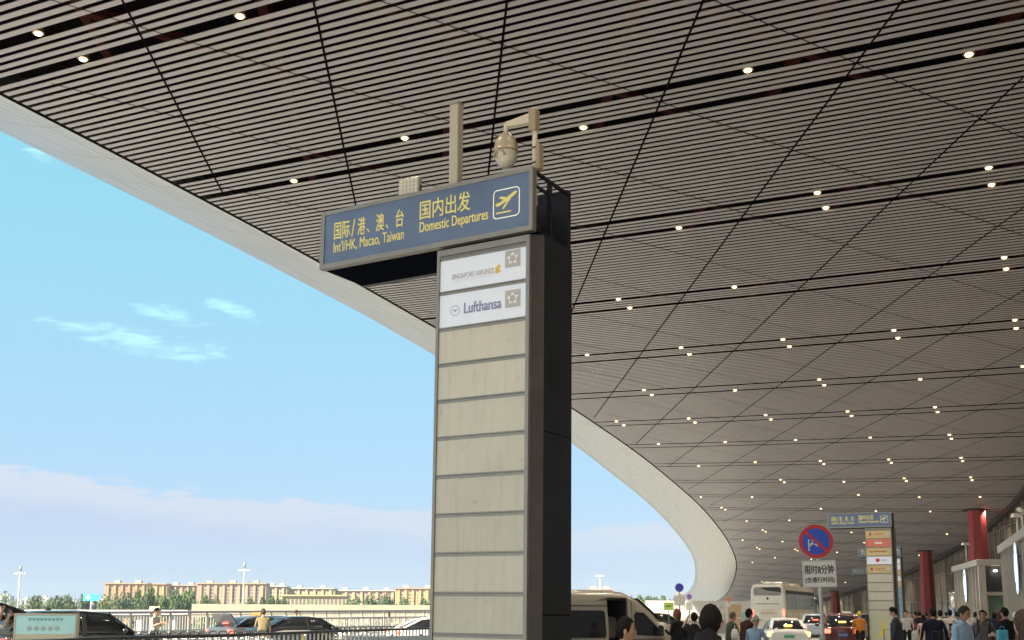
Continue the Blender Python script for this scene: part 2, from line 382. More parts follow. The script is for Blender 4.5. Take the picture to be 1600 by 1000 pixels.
# ------------------------------------------------------------------ ground and the raised departures road
asph = mat('asphalt', (0.16, 0.155, 0.15), 0.85, var=0.25, vscale=0.6, bump=0.3, bscale=60)
conc = mat('forecourt_paving', (0.42, 0.40, 0.37), 0.75, var=0.12, vscale=0.4)
def ground():
    g = MB(); n = 40
    ring = [(2500 * math.cos(2 * math.pi * i / n), 2500 * math.sin(2 * math.pi * i / n), -8.0) for i in range(n)]
    g.add(ring, [tuple(range(n))]); struct(g.build('ground', mat('ground_green', (0.10, 0.12, 0.06), 0.95, var=0.4, vscale=0.01)))
    g = MB(); g.loft([[(-300, -300, -8.5), (200, -300, -8.5), (200, 330, -8.5), (-300, 330, -8.5)], [(-300, -300, -7.9), (200, -300, -7.9), (200, 330, -7.9), (-300, 330, -7.9)]]); struct(g.build('bounce_paving', mat('bounce_paving', (0.33, 0.33, 0.32), 0.9, var=0.15, vscale=0.05)))  # pale paved sheet added to bounce sunlight up onto the ceiling
    # deck outline, in metres: left rim runs along the balustrade
    out = [(-60, -40), (-44, 8), (-22.9, 51.2), (-6.7, 87.2), (8, 118), (22, 165), (30, 215), (90, 260), (90, -40)]
    d = MB(); d.loft([[(x, y, -1.4) for x, y in out], [(x, y, 0.0) for x, y in out]]); struct(d.build('departures_road', mat('road_concrete', (0.36, 0.35, 0.33), 0.85, var=0.15, vscale=0.25, bump=0.2, bscale=30)))
    p = MB(); pv = [(2, -20), (3.2, 8), (5.4, 20), (8.5, 29), (14.3, 42), (17.6, 54), (22.5, 66), (29.5, 82), (38, 115), (47, 160), (47, 230)]
    poly = pv + [(x - 0.3, y) for x, y in reversed(FT) if -20 < y < 225]
    p.loft([[(x, y, 0.0) for x, y in poly], [(x, y, 0.10) for x, y in poly]]); struct(p.build('pavement', conc))
    m = MB()
    for off in (3.5, 7.0, 10.5):
        for k in range(0, 40):
            y = -10 + k * 6
            def q(yy): return lerp_tab([(b, a) for a, b in pv], yy) - off
            m.add([(q(y) - 0.07, y, 0.004), (q(y) + 0.07, y, 0.004), (q(y + 2.5) + 0.07, y + 2.5, 0.004), (q(y + 2.5) - 0.07, y + 2.5, 0.004)], [(0, 1, 2, 3)])
    struct(m.build('lane_markings', mm('paint_white', (0.75, 0.75, 0.72), 0.6)))
ground()
#@@OBJ
# ------------------------------------------------------------------ sign pylons
steel_dk = mat('pylon_dark', (0.017, 0.020, 0.028), 0.30, 0.1, var=0.35, vscale=1.2, spec=0.3)
steel_br = mat('pylon_brown', (0.055, 0.048, 0.042), 0.4, 0.3, var=0.2, vscale=2)
frame_m = mat('frame_grey', (0.30, 0.29, 0.26), 0.4, 0.5, var=0.1, vscale=4)
panel_m = mat('panel_beige', (0.575, 0.56, 0.475), 0.45, var=0.07, vscale=1.3, bump=0.08, bscale=3)
def panel_wear():
    # slight difference from panel to panel, dust running down, small old marks
    nt = panel_m.node_tree; N = nt.nodes; L = nt.links; b = N['Principled BSDF']; src = b.inputs['Base Color'].links[0].from_socket
    oi = N.new('ShaderNodeObjectInfo'); tc = N.new('ShaderNodeTexCoord'); mp = N.new('ShaderNodeMapping'); mp.inputs['Scale'].default_value = (9, 1, 0.9); L.new(tc.outputs['Object'], mp.inputs[0])
    n = N.new('ShaderNodeTexNoise'); n.inputs['Scale'].default_value = 1.6; n.inputs['Detail'].default_value = 5; L.new(mp.outputs[0], n.inputs['Vector'])
    n2 = N.new('ShaderNodeTexNoise'); n2.inputs['Scale'].default_value = 5.5; n2.inputs['Detail'].default_value = 8; L.new(tc.outputs['Object'], n2.inputs['Vector'])
    def mr(v, a, c, d, e):
        m = N.new('ShaderNodeMapRange'); L.new(v, m.inputs[0]); m.inputs[1].default_value = a; m.inputs[2].default_value = c; m.inputs[3].default_value = d; m.inputs[4].default_value = e; return m.outputs[0]
    def mul(p, q): m = N.new('ShaderNodeMath'); m.operation = 'MULTIPLY'; L.new(p, m.inputs[0]); L.new(q, m.inputs[1]); return m.outputs[0]
    f = mul(mul(mr(oi.outputs['Random'], 0, 1, 0.93, 1.04), mr(n.outputs[0], 0.5, 0.75, 1.0, 0.88)), mr(n2.outputs[0], 0.64, 0.72, 1.0, 0.84))
    vm = N.new('ShaderNodeVectorMath'); vm.operation = 'SCALE'; L.new(src, vm.inputs[0]); L.new(f, vm.inputs[3]); L.new(vm.outputs[0], b.inputs['Base Color'])
panel_wear()
panel_lit = mat('panel_lit', (0.60, 0.635, 0.69), 0.4, 0, (0.80, 0.88, 1.0), 0.08, var=0.02, vscale=2)
blue_m = mat('sign_blue', (0.105, 0.145, 0.215), 0.3, 0, (0.07, 0.12, 0.24), 0.08, var=0.2, vscale=1.3)
yel_m = mat('sign_yellow', (0.72, 0.64, 0.20), 0.4, 0, (0.9, 0.75, 0.2), 0.04)
grey_t = mat('print_grey', (0.46, 0.46, 0.46), 0.5); navy_t = mat('print_navy', (0.24, 0.26, 0.44), 0.5); pale_t = mat('print_pale', (0.80, 0.80, 0.78), 0.5); gold_t = mat('print_gold', (0.75, 0.50, 0.12), 0.5)
ZP = [5.737, 5.32, 4.885, 4.464, 4.04, 3.608, 3.168, 2.728, 2.29, 1.85, 1.40, 0.96, 0.52, 0.12]
def star_mark(x, z, sz, parent, y):
    q = thing_part('alliance_mark', parent)
    a = MB(); a.box(x, x + sz, y - 0.003, y, z, z + sz); a.build('square', grey_t, q)
    b = MB(); cx, cz = x + sz / 2, z + sz / 2
    for k in range(5):
        t = R(90 + 72 * k); d = Vector((math.cos(t), math.sin(t))); n = Vector((-d.y, d.x))
        p = [d * 0.40 * sz + n * 0.02 * sz, d * 0.17 * sz + n * 0.15 * sz, d * 0.20 * sz - n * 0.13 * sz]
        b.add([(cx + v.x, y - 0.006, cz + v.y) for v in p], [(0, 1, 2)])
    b.build('star', pale_t, q)
def thing_part(name, parent):
    o = bpy.data.objects.new(name, None); C.objects.link(o); o.parent = parent; o.empty_display_size = 0.1; return o
def plane_icon(cx, cz, s, parent, y, m):
    b = MB()
    body = [(-0.50, -0.12), (-0.42, -0.20), (-0.30, -0.18), (0.05, -0.02), (0.42, 0.18), (0.50, 0.28), (0.46, 0.33), (0.34, 0.30), (0.05, 0.14), (-0.30, -0.04), (-0.46, -0.06)]
    wing = [(0.05, -0.02), (-0.20, -0.32), (-0.10, -0.33), (0.24, 0.08)]
    wing2 = [(0.02, 0.12), (-0.24, 0.20), (-0.34, 0.14), (-0.12, 0.04)]
    for k, pl in enumerate((body, wing, wing2)): b.add([(cx + px * s, y - 0.001 * k, cz + pz * s) for px, pz in pl], [tuple(range(len(pl)))])
    b.build('plane', m, parent)
def pylon(loc, rz, label, group, spec):
    t = thing('sign_pylon', label, 'sign pylon', (*loc, 0), rz, group)
    b = MB()
    prof = [(-1.195, 0.02), (0.035, 0.02), (0.045, 0.02), (0.16, 0.10), (0.16, 0.78), (0.045, 0.86), (-1.09, 0.86), (-1.195, 0.78)]
    b.loft([[(x, y, 0) for x, y in prof], [(x, y, 5.86) for x, y in prof]]); b.build('column_body', steel_dk, t)
    b = MB(); b.loft([[(0.052, 0.018, 0.2), (0.166, 0.098, 0.2), (0.17, 0.10, 0.2), (0.06, 0.03, 0.2)], [(0.052, 0.018, 5.84), (0.166, 0.098, 5.84), (0.17, 0.10, 5.84), (0.06, 0.03, 5.84)]])
    b.build('corner_trim', steel_br, t)
    b = MB(); b.box(-1.20, -1.165, -0.03, 0.02, 0, 5.84); b.box(0.006, 0.05, -0.03, 0.02, 0, 5.84); b.box(-1.165, 0.006, -0.03, 0.02, 5.765, 5.84)
    for z in ZP: b.box(-1.165, 0.006, -0.012, 0.02, z - 0.026, z + 0.002); b.box(-1.165, 0.006, -0.02, 0.012, z + 0.006, z + 0.020)
    b.build('panel_frame', frame_m, t)
    b = MB()
    for z in ZP[1:-1]:
        for x_ in (-1.182, 0.028): b.tube([(x_, -0.034, z - 0.012), (x_, -0.0302, z - 0.012)], 0.0075, 8, False)
    b.build('screws', mm('screw_steel', (0.35, 0.35, 0.33), 0.35, 0.6), t)
    b = MB()
    for y_ in (0.14, 0.74):
        for z_ in (0.5, 1.5, 1.75, 2.9, 4.1, 5.3): b.tube([(0.1602, y_, z_), (0.165, y_, z_)], 0.009, 8, False)
    b.build('side_rivets', mm('rivet', (0.06, 0.06, 0.065), 0.3, 0.6), t)
    b = MB(); b.box(0.1605, 0.163, 0.12, 0.76, 3.62, 3.628); b.build('upper_side_seam', mm('joint_dark', (0.01,) * 3, 0.8), t)
    b = MB(); b.box(0.1605, 0.164, 0.12, 0.76, 1.62, 1.632); b.build('side_seam', mm('joint_dark', (0.01,) * 3, 0.8), t)
    rows = spec['panels']
    for i in range(len(ZP) - 1):
        z1, z0 = ZP[i] - 0.028, ZP[i + 1] + 0.022
        kind = rows[i] if i < len(rows) else None
        p = MB(); p.box(-1.162, 0.003, -0.010, 0.015, z0, z1)
        po = p.build('panel', panel_m if kind is None else (panel_lit if kind in ('sq', 'lh', 'white', 'redmark') else mm('panel_' + kind, *{'gold': ((0.62, 0.50, 0.25), 0.5), 'red': ((0.70, 0.22, 0.17), 0.5), 'yellow': ((0.62, 0.53, 0.28), 0.5), 'sky': ((0.2, 0.42, 0.62), 0.5)}[kind])), t)
        y = -0.012; h = z1 - z0
        if kind == 'sq':
            po['label'] = 'white backlit airline panel with grey lettering and star square'
            text('lettering', 'SINGAPORE AIRLINES', -1.0, z0 + 0.125, 0.57, 0.062, grey_t, po, y, 0.001)
            u = MB(); u.box(-1.0, -0.46, y - 0.001, y, z0 + 0.098, z0 + 0.104); u.build('underline', mm('print_faint', (0.62, 0.62, 0.6), 0.5), po)
            g = MB(); g.add([(-0.425 + a * 0.1, y, z0 + 0.11 + c * 0.11) for a, c in ((0, .1), (.5, 0), (.9, .15), (.75, .5), (.95, .75), (.6, 1), (.35, .7), (.05, .6), (.3, .4))], [tuple(range(9))]); g.build('bird_mark', gold_t, po)
            star_mark(-0.275, z0 + 0.155, 0.20, po, -0.0115)
        elif kind == 'lh':
            po['label'] = 'white backlit airline panel with navy lettering and circle mark'
            text('lettering', 'Lufthansa', -0.82, z0 + 0.135, 0.50, 0.125, navy_t, po, y, 0.004)
            g = MB(); cx, cz = -0.945, z0 + 0.185
            g.loft([[(cx + rr * math.cos(a), y, cz + rr * math.sin(a)) for a in [2 * math.pi * k / 28 for k in range(28)]] for rr in (0.062, 0.055)], True, False); g.build('circle_mark', navy_t, po)
            g = MB(); g.add([(cx + a * 0.055, y - 0.001, cz + c * 0.055) for a, c in ((-.9, .25), (-.35, .1), (-.05, -.25), (.2, -.3), (.3, -.05), (.95, .25), (.4, .2), (.15, .1), (-.2, .2))], [tuple(range(9))]); g.build('crane_mark', navy_t, po)
            star_mark(-0.27, z0 + 0.125, 0.20, po, -0.0115)
        elif kind == 'gold':
            text('lettering', '中国国际航空', -0.78, z0 + 0.15, 0.45, 0.10, mm('print_red', (0.45, 0.10, 0.06), 0.5), po, y)
            g = MB(); g.ell((-0.95, y, z0 + 0.2), (0.06, 0.003, 0.08), 10, 6); g.build('emblem', mm('print_red', (0.5, 0.1, 0.05), 0.5), po)
            star_mark(-0.26, z0 + 0.11, 0.18, po, -0.0115)
        elif kind == 'red':
            g = MB(); g.box(-0.75, -0.40, y - 0.002, y, z0 + 0.15, z0 + 0.24); g.build('wordmark', pale_t, po)
        elif kind == 'yellow':
            g = MB(); g.box(-0.88, -0.20, y - 0.002, y, z0 + 0.17, z0 + 0.23); g.ell((-0.96, y, z0 + 0.2), (0.05, 0.003, 0.05), 10, 6); g.build('wordmark', mm('print_brown', (0.36, 0.22, 0.06), 0.5), po)
        elif kind == 'redmark':
            g = MB(); g.ell((-0.65, y, z0 + 0.2), (0.1, 0.003, 0.1), 12, 6); g.build('emblem', mm('print_crimson', (0.6, 0.06, 0.08), 0.5), po)
            g = MB(); g.box(-0.50, -0.22, y - 0.002, y, z0 + 0.17, z0 + 0.23); g.build('wordmark', grey_t, po)
    # sign box across the top
    x0, x1, zb, zt = -2.985, 0.097, 5.88, 6.625
    b = MB(); f = 0.06
    b.box(x0, x1, -0.05, 0.04, zb, zb + f); b.box(x0, x1, -0.05, 0.04, zt - f * 0.8, zt); b.box(x0, x0 + f, -0.05, 0.04, zb + f, zt - f * 0.8); b.box(x1 - f * 0.8, x1, -0.05, 0.04, zb + f, zt - f * 0.8)
    b.build('sign_frame', frame_m, t)
    b = MB(); b.box(x0 + f - 0.004, x1 - f * 0.8 + 0.004, -0.035, 0.035, zb + f - 0.004, zt - f * 0.8 + 0.004); face = b.build('sign_face', blue_m, t)
    b = MB(); b.box(x0, x1, 0.78, 0.87, zb, zt); b.build('rear_sign', steel_dk, t)
    b = MB(); b.box(x0 + 0.02, x1 - 0.02, 0.041, 0.779, zb + 0.004, zb + 0.03); b.build('sign_floor', mm('floor_navy', (0.005, 0.007, 0.013), 1.0, spec=0.0), t)
    b = MB()
    for x in (x0 + 0.03, -1.5, x1 - 0.03):
        b.bar((x, 0.04, zt - 0.03), (x, 0.78, zt - 0.03), 0.035, 0.035); b.bar((x, 0.40, zb + 0.03), (x, 0.40, zt - 0.05), 0.05, 0.04)
        b.bar((x, 0.04, zt - 0.19), (x, 0.40, zt - 0.19), 0.03, 0.03)
    b.box(-2.4, 0.02, 0.15, 0.6, zb + 0.031, zb + 0.16)
    b.build('sign_struts', steel_dk, t)
    y = -0.037
    for ch_, a0, a1, z0_, z1_ in (('国际', -2.775, -2.525, 6.235, 6.455), ('/', -2.495, -2.445, 6.235, 6.455), ('港', -2.40, -2.285, 6.235, 6.455), ('、', -2.255, -2.215, 6.245, 6.295), ('澳', -2.115, -1.995, 6.235, 6.455), ('、', -1.965, -1.925, 6.245, 6.295), ('台', -1.815, -1.70, 6.235, 6.455)):
        text('lettering', ch_, a0, z0_, a1 - a0, z1_ - z0_, yel_m, face, y, 0.002)
    text('lettering', "Int'l/HK, Macao, Taiwan", -2.775, 6.05, 1.085, 0.158, yel_m, face, y, 0.0012)
    text('lettering', '国内出发', -1.46, 6.265, 0.715, 0.235, yel_m, face, y, 0.002)
    text('lettering', 'Domestic Departures', -1.457, 6.07, 0.96, 0.165, yel_m, face, y, 0.002)
    ic = thing_part('departures_symbol', face); b = MB()
    def rr(i):
        pts = []; X0, X1, Z0, Z1, q = -0.43 + i, -0.078 - i, 6.086 + i, 6.432 - i, 0.05 - i
        for cx, cz, a0 in ((X1 - q, Z1 - q, 0), (X0 + q, Z1 - q, 90), (X0 + q, Z0 + q, 180), (X1 - q, Z0 + q, 270)):
            pts += [(cx + q * math.cos(R(a0 + a)), y, cz + q * math.sin(R(a0 + a))) for a in (0, 22, 45, 67, 90)]
        return pts
    b.loft([rr(0), rr(0.010)], True, False); b.build('outline', mm('sign_pale', (0.8, 0.8, 0.6), 0.4, 0, (0.85, 0.85, 0.6), 0.2), ic)
    plane_icon(-0.255, 6.29, 0.29, ic, y, yel_m)
    b = MB(); b.box(-0.39, -0.19, y - 0.002, y, 6.145, 6.163); b.build('runway', yel_m, ic)
    return t
RZ = math.atan2(-0.51172453, 0.85914958)
p1 = pylon((0.14593, 12.0), RZ, 'tall near sign pylon with blank beige panels and blue departures board', None, {'panels': ['sq', 'lh']})
p1.rotation_euler = (0, R(0.45), RZ); p1.location.x -= 0.025
RZ2 = RZ + R(5)
ks = ['gold', 'red', 'yellow', 'redmark', 'gold']
x, y = at(1391, 54.5); p2 = pylon((x, y), RZ2, 'mid distance sign pylon with gold and red airline panels beside the stop sign', None, {'panels': ks})
b = MB(); b.box(-1.10, -0.06, -0.045, -0.025, 0.25, 1.62, 0.004); po = b.build('poster', mat('poster_green', (0.50, 0.54, 0.40), 0.45), p2)
b = MB(); b.add([(-0.78 + a * 0.5, -0.047, 0.45 + c * 1.0) for a, c in ((0.0, .02), (.45, .18), (.72, .45), (.62, .75), (.35, .98), (.42, .72), (.36, .45), (.10, .22))], [tuple(range(8))]); b.build('yellow_crescent', mat('poster_yellow', (0.72, 0.60, 0.08), 0.45), po)
x, y = at(1404, 83); pylon((x, y), RZ2 + R(2), 'sign pylon half hidden behind the one with the red panel, pale blue lower panels', None, {'panels': ['white', 'white', 'yellow', 'white', 'gold', 'sky', 'sky', 'sky', 'sky', 'sky', 'sky', 'sky']})
x, y = at(1372, 121); pylon((x, y), RZ2 + R(3), 'farthest small sign pylon left of the one with the red panel', None, {'panels': ['gold', 'yellow', 'gold', 'yellow', 'gold', None, 'yellow']})
# things carried by the near pylon
def on_pylon(lx, ly): 
    v = Vector((0.14593, 12.0)) + Vector((0.85914958, -0.51172453)) * lx + Vector((0.51172453, 0.85914958)) * ly; return v
def camera_rig():
    v = on_pylon(0.062, 0.10)
    t = thing('security_camera', 'beige dome security camera hanging from an arm above the blue board', 'security camera', (v.x, v.y, 6.62), RZ)
    cream = mat('camera_cream', (0.62, 0.56, 0.43), 0.4, var=0.05); tan = mat('camera_tan', (0.36, 0.29, 0.19), 0.4)
    b = MB(); b.cyl((0, 0, -0.4), (0, 0, 0.76), 0.030, None, 14); b.tube([(0, 0, 0.70), (0, 0, 0.77)], 0.034, 14); b.build('pole', cream, t)
    b = MB(); b.box(-0.055, 0.035, -0.05, 0.05, 0.50, 0.75); b.tube([(0, 0, 0.52), (0, 0, 0.535)], 0.042, 14); b.tube([(0, 0, 0.71), (0, 0, 0.725)], 0.042, 14); b.build('bracket', tan, t)
    b = MB()
    b.loft([[(-0.05, -0.035, 0.60), (-0.05, 0.035, 0.60), (-0.05, 0.035, 0.72), (-0.05, -0.035, 0.72)], [(-0.36, -0.03, 0.625), (-0.36, 0.03, 0.625), (-0.36, 0.03, 0.685), (-0.36, -0.03, 0.685)]])
    b.tube([(-0.345, 0, 0.678), (-0.37, 0, 0.672), (-0.385, 0, 0.645), (-0.385, 0, 0.555)], 0.030, 12); b.build('arm', cream, t)
    cx, k_, z_ = -0.385, 0.86, 0.125
    def lathe(pr, name, m):
        b = MB(); b.loft([[(cx + k_ * r * math.cos(2 * math.pi * k / 28), k_ * r * math.sin(2 * math.pi * k / 28), z_ + k_ * z) for k in range(28)] for z, r in pr], True, True, True); b.build(name, m, t)
    lathe([(0.515, 0.03), (0.50, 0.06), (0.475, 0.075), (0.45, 0.10), (0.41, 0.13), (0.36, 0.152), (0.30, 0.163), (0.25, 0.165), (0.245, 0.170), (0.232, 0.170)], 'housing', mat('camera_housing', (0.42, 0.355, 0.24), 0.35))
    lathe([(0.232, 0.158), (0.20, 0.157), (0.15, 0.15), (0.09, 0.13), (0.045, 0.10), (0.015, 0.06), (0.005, 0.02)], 'dome', mat('camera_dome', (0.55, 0.52, 0.44), 0.18, coat=0.5))
    b = MB(); b.tube([(cx - 0.02 + 0.068 * math.cos(a), -0.118 - 0.012 * math.sin(a), z_ + 0.115 + 0.075 * math.sin(a)) for a in [math.pi * k / 10 for k in range(11)]], 0.015, 8); b.build('hood', tan, t)
    b = MB(); b.ell((cx - 0.03, -0.105, z_ + 0.125), (0.040, 0.035, 0.055), 14, 8); b.build('eye', mat('camera_eye', (0.66, 0.62, 0.54), 0.2), t)
    b = MB(); b.box(cx - 0.045, cx - 0.029, -0.146, -0.132, z_ + 0.085, z_ + 0.16); b.build('lens_slot', tan, t)
    b = MB(); b.box(0.032, 0.085, -0.05, 0.06, 0.02, 0.32, 0.01); b.build('junction_box', tan, t)
    b = MB(); b.tube([(0, 0, 0.28), (0, 0, 0.30)], 0.036, 12); b.tube([(0, 0, 0.10), (0, 0, 0.12)], 0.036, 12); b.build('clamps', mm('clamp_dark', (0.05, 0.05, 0.05), 0.5), t)
camera_rig()
def floodlight():
    v = on_pylon(-1.675, 0.06); t = thing('floodlight', 'small square floodlight standing on top of the blue departures board', 'floodlight', (v.x, v.y, 6.628), RZ + R(6))
    b = MB(); b.box(-0.145, 0.145, -0.02, 0.06, 0.045, 0.265, 0.012); b.build('housing', mat('flood_grey', (0.42, 0.40, 0.34), 0.4, 0.2), t)
    b = MB(); b.box(-0.125, 0.125, -0.026, -0.021, 0.062, 0.248); b.build('reflector', mat('flood_cell', (0.66, 0.64, 0.55), 0.3), t)
    b = MB()
    for k in range(1, 5): b.box(-0.125 + k * 0.05 - 0.003, -0.125 + k * 0.05 + 0.003, -0.030, -0.0265, 0.062, 0.248)
    for k in range(1, 4): b.box(-0.125, 0.125, -0.031, -0.0302, 0.062 + k * 0.0465 - 0.003, 0.062 + k * 0.0465 + 0.003)
    b.build('cell_grid', mm('flood_line', (0.4, 0.38, 0.32), 0.5), t)
    b = MB(); b.box(-0.15, -0.146, 0.0, 0.03, 0, 0.16); b.box(0.146, 0.15, 0.0, 0.03, 0, 0.16); b.box(-0.15, 0.15, 0.0, 0.03, 0.0, 0.006); b.build('bracket', steel_br, t)
floodlight()
def mast():
    v = on_pylon(-1.05, 0.14); t = thing('square_mast', 'beige square steel mast rising behind the blue departures board', 'mast', (v.x, v.y, 6.0), RZ)
    b = MB(); b.box(-0.062, 0.062, -0.06, 0.06, 0.0, 1.715, 0.008); b.build('post', mat('mast_beige', (0.46, 0.42, 0.34), 0.5, 0.1, var=0.08), t)
    b = MB(); b.box(-0.068, 0.068, -0.066, 0.066, 1.716, 1.735); b.build('cap', mm('mast_cap', (0.3, 0.28, 0.23), 0.5), t)
mast()
#@@NEXT
# ------------------------------------------------------------------ red columns
redc = mat('column_red', (0.42, 0.06, 0.06), 0.45, var=0.12, vscale=0.6)
def column(x, y, wt, wb, label):
    t = thing('red_column', label, 'column', (x, y, 0.14), R(20), 'red columns before the glass front')
    h = roof(x, y) - 0.14
    n = 8; b = MB()
    b.loft([[(r * math.cos(2 * math.pi * (k + 0.5) / n), r * math.sin(2 * math.pi * (k + 0.5) / n), z) for k in range(n)] for z, r in ((0, wb / 2), (h * 0.5, wb * 0.47), (h + 0.15, wt / 2))]); b.build('shaft', redc, t)
    b = MB(); b.tube([(0, 0, h - 0.05), (0, 0, h + 0.05)], wt / 2 + 0.35, 24); b.build('collar', mm('beam_dark', (0.03, 0.028, 0.028), 0.5), t)
    b = MB(); b.tube([(0, 0, 0), (0, 0, 0.35)], wb / 2 + 0.12, 24); b.build('base', frame_m, t)
column(42.9, 102.3, 1.65, 2.1, 'tallest red tapered column rising behind the glass entrance box')
column(49.6, 133.5, 1.4, 1.9, 'red tapered column between the sign pylon and the glass entrance box')
column(52.9, 160.5, 1.4, 1.8, 'red tapered column hidden behind the sign pylon with red panels')
column(54.3, 188.0, 1.3, 1.7, 'smallest far red column between the stop sign post and the sign pylon')

# ------------------------------------------------------------------ glass entrance boxes
ves_g = mat('entrance_glass', (0.34, 0.34, 0.28), 0.12, 0.15, var=0.1, vscale=0.5)
ves_d = mat('doorway_dark', (0.05, 0.055, 0.05), 0.4)
ves_f = mat('entrance_frame', (0.55, 0.51, 0.44), 0.4, 0.35, var=0.08, vscale=1)
ves_in = mat('inner_glass', (0.16, 0.24, 0.20), 0.1)
def entrance(corner, far, depth, h, label, sign_text):
    cx, cy = corner; d = Vector((far[0] - cx, far[1] - cy)); L = d.length; rz = math.atan2(d.y, d.x)
    # local x: along the front away from the camera; local y: left of that; the box lies on the building side (negative y)
    t = thing('entrance_box', label, 'entrance', (cx, cy, 0.14), rz)
    b = MB(); b.box(0.06, L - 0.06, -0.10, -0.06, 0.05, h - 0.35); b.build('front_glass', ves_g, t)
    b = MB(); n = max(4, int(L / 1.15))
    for i in range(n + 1):
        x = 0.02 + (L - 0.04) * i / n; b.box(x - 0.035, x + 0.035, -0.06, 0.03, 0, h - 0.35)
    b.build('mullions', ves_f, t)
    b = MB(); b.box(-0.25, L + 0.05, -depth, 0.15, h - 0.34, h, 0.03); b.build('roof', ves_f, t)
    for y0 in (-0.30, -depth + 0.1):
        b = MB(); b.box(-0.22, 0.10, y0, y0 + 0.36, 0, h - 0.345); b.build('corner_post', ves_f, t)
    b = MB(); b.box(0.55, 0.60, -depth + 0.41, -0.31, 0.02, h - 0.36); b.build('doorway', ves_d, t)
    b = MB(); b.box(-0.08, 0.02, -depth + 0.41, -0.31, 2.55, 2.75); b.build('door_header', ves_f, t)
    for k in range(2):
        b = MB(); y0 = -0.36 - k * (depth - 1.6); b.box(0.20, 0.25, y0 - 0.9, y0, 0.05, 2.5); dl = b.build('door', ves_in, t)
        b = MB(); b.box(0.17, 0.195, y0 - 0.92, y0 - 0.85, 0.05, 2.5); b.box(0.17, 0.195, y0 - 0.05, y0 + 0.0, 0.05, 2.5); b.build('door_stile', ves_f, dl)
    b = MB()
    for k in range(3): b.ell((0.3, -0.9 - 0.5 * k, h - 0.62 + 0.04 * k), (0.10, 0.12, 0.05), 10, 6)
    b.build('inner_lamps', mm('lamp_white', (1, 1, 1), 0.4, 0, (1, 0.98, 0.92), 5.0), t)
    if sign_text:
        sg = MB(); sg.box(0.1, 0.16, -3.5, -1.7, 2.78, 2.9); s_o = sg.build('door_sign', mm('sign_grey', (0.45, 0.46, 0.42), 0.5), t)
        tx = text('lettering', sign_text, -3.45, 0, 1.7, 0.62, mm('letter_pale', (0.6, 0.66, 0.6), 0.5), None, 0.0, 0.01)
        for v in tx.data.vertices: v.co = Vector((0.09, -(v.co.x + 3.45) - 1.75, v.co.z + 2.95))
        tx.parent = s_o
    # oval door number signs standing out from the front
    for x in (L * 0.42,):
        ov = thing_part('number_sign', t); b = MB(); b.ell((x, 0.20, h - 1.35), (0.42, 0.05, 0.98), 24, 16); b.build('lit_face', mm('oval_lit', (0.75, 0.85, 0.95), 0.3, 0, (0.62, 0.78, 0.95), 0.5), ov)
        b = MB(); b.ell((x, 0.14, h - 1.35), (0.47, 0.06, 1.04), 24, 16); b.bar((x, 0.0, h - 0.9), (x, 0.12, h - 0.9), 0.06, 0.06); b.build('case', mm('oval_case', (0.05, 0.06, 0.08), 0.4), ov)
        b = MB()
        for dz in (0.62, -0.62): b.ell((x, 0.245, h - 1.35 + dz), (0.09, 0.012, 0.09), 10, 6)
        b.build('marks', mm('oval_mark', (0.05, 0.12, 0.35), 0.4), ov)
    return t
entrance((26.2, 62.6), (28.6, 72.2), 5.2, 4.55, 'glass entrance box in front of the tallest red column, doorway facing the camera', '名店')
entrance((17.2, 36.2), (22.4, 51.0), 5.0, 4.60, 'nearest glass entrance box cut off by the right edge of the view', '')
def roof_device(px, D, z, kind, label):
    x, y = at(px, D); t = thing('roof_camera', label, 'roof camera', (x, y, z), R(15))
    b = MB(); b.cyl((0, 0, 0), (0, 0, 1.0), 0.035); b.build('post', mm('post_pale', (0.6, 0.6, 0.56), 0.4), t)
    b = MB()
    if kind: b.loft([[(-0.25, -0.08, 0.98), (0.25, -0.08, 0.98), (0.25, 0.08, 0.98), (-0.25, 0.08, 0.98)], [(-0.18, -0.06, 1.14), (0.18, -0.06, 1.14), (0.18, 0.06, 1.14), (-0.18, 0.06, 1.14)]])
    else: b.tube([(-0.22, -0.1, 1.12), (0.22, 0.1, 1.0)], 0.09, 10)
    b.build('head', mm('post_pale', (0.6, 0.6, 0.56), 0.4), t)
roof_device(1590, 47, 4.74, 1, 'T shaped pale roof camera on the nearest entrance box')
roof_device(1507.5, 65.5, 4.69, 1, 'T shaped pale roof camera on the entrance box by the red column')
roof_device(1598.5, 45, 4.74, 0, 'tilted tube roof camera at the right edge of the view')
x, y = at(1484, 74); t = thing('vent_column', 'shiny steel cylinder standing left of the glass entrance box', 'vent', (x, y, 0.14))
b = MB(); b.cyl((0, 0, 0), (0, 0, 2.85), 0.28, None, 20); b.build('cylinder', mm('steel_shiny', (0.62, 0.62, 0.6), 0.18, 0.9), t)
b = MB(); b.tube([(0, 0, 2.85), (0, 0, 2.93), (0, 0, 2.98)], [0.30, 0.30, 0.1], 20); b.build('cap', mm('steel_shiny', (0.62, 0.62, 0.6), 0.18, 0.9), t)

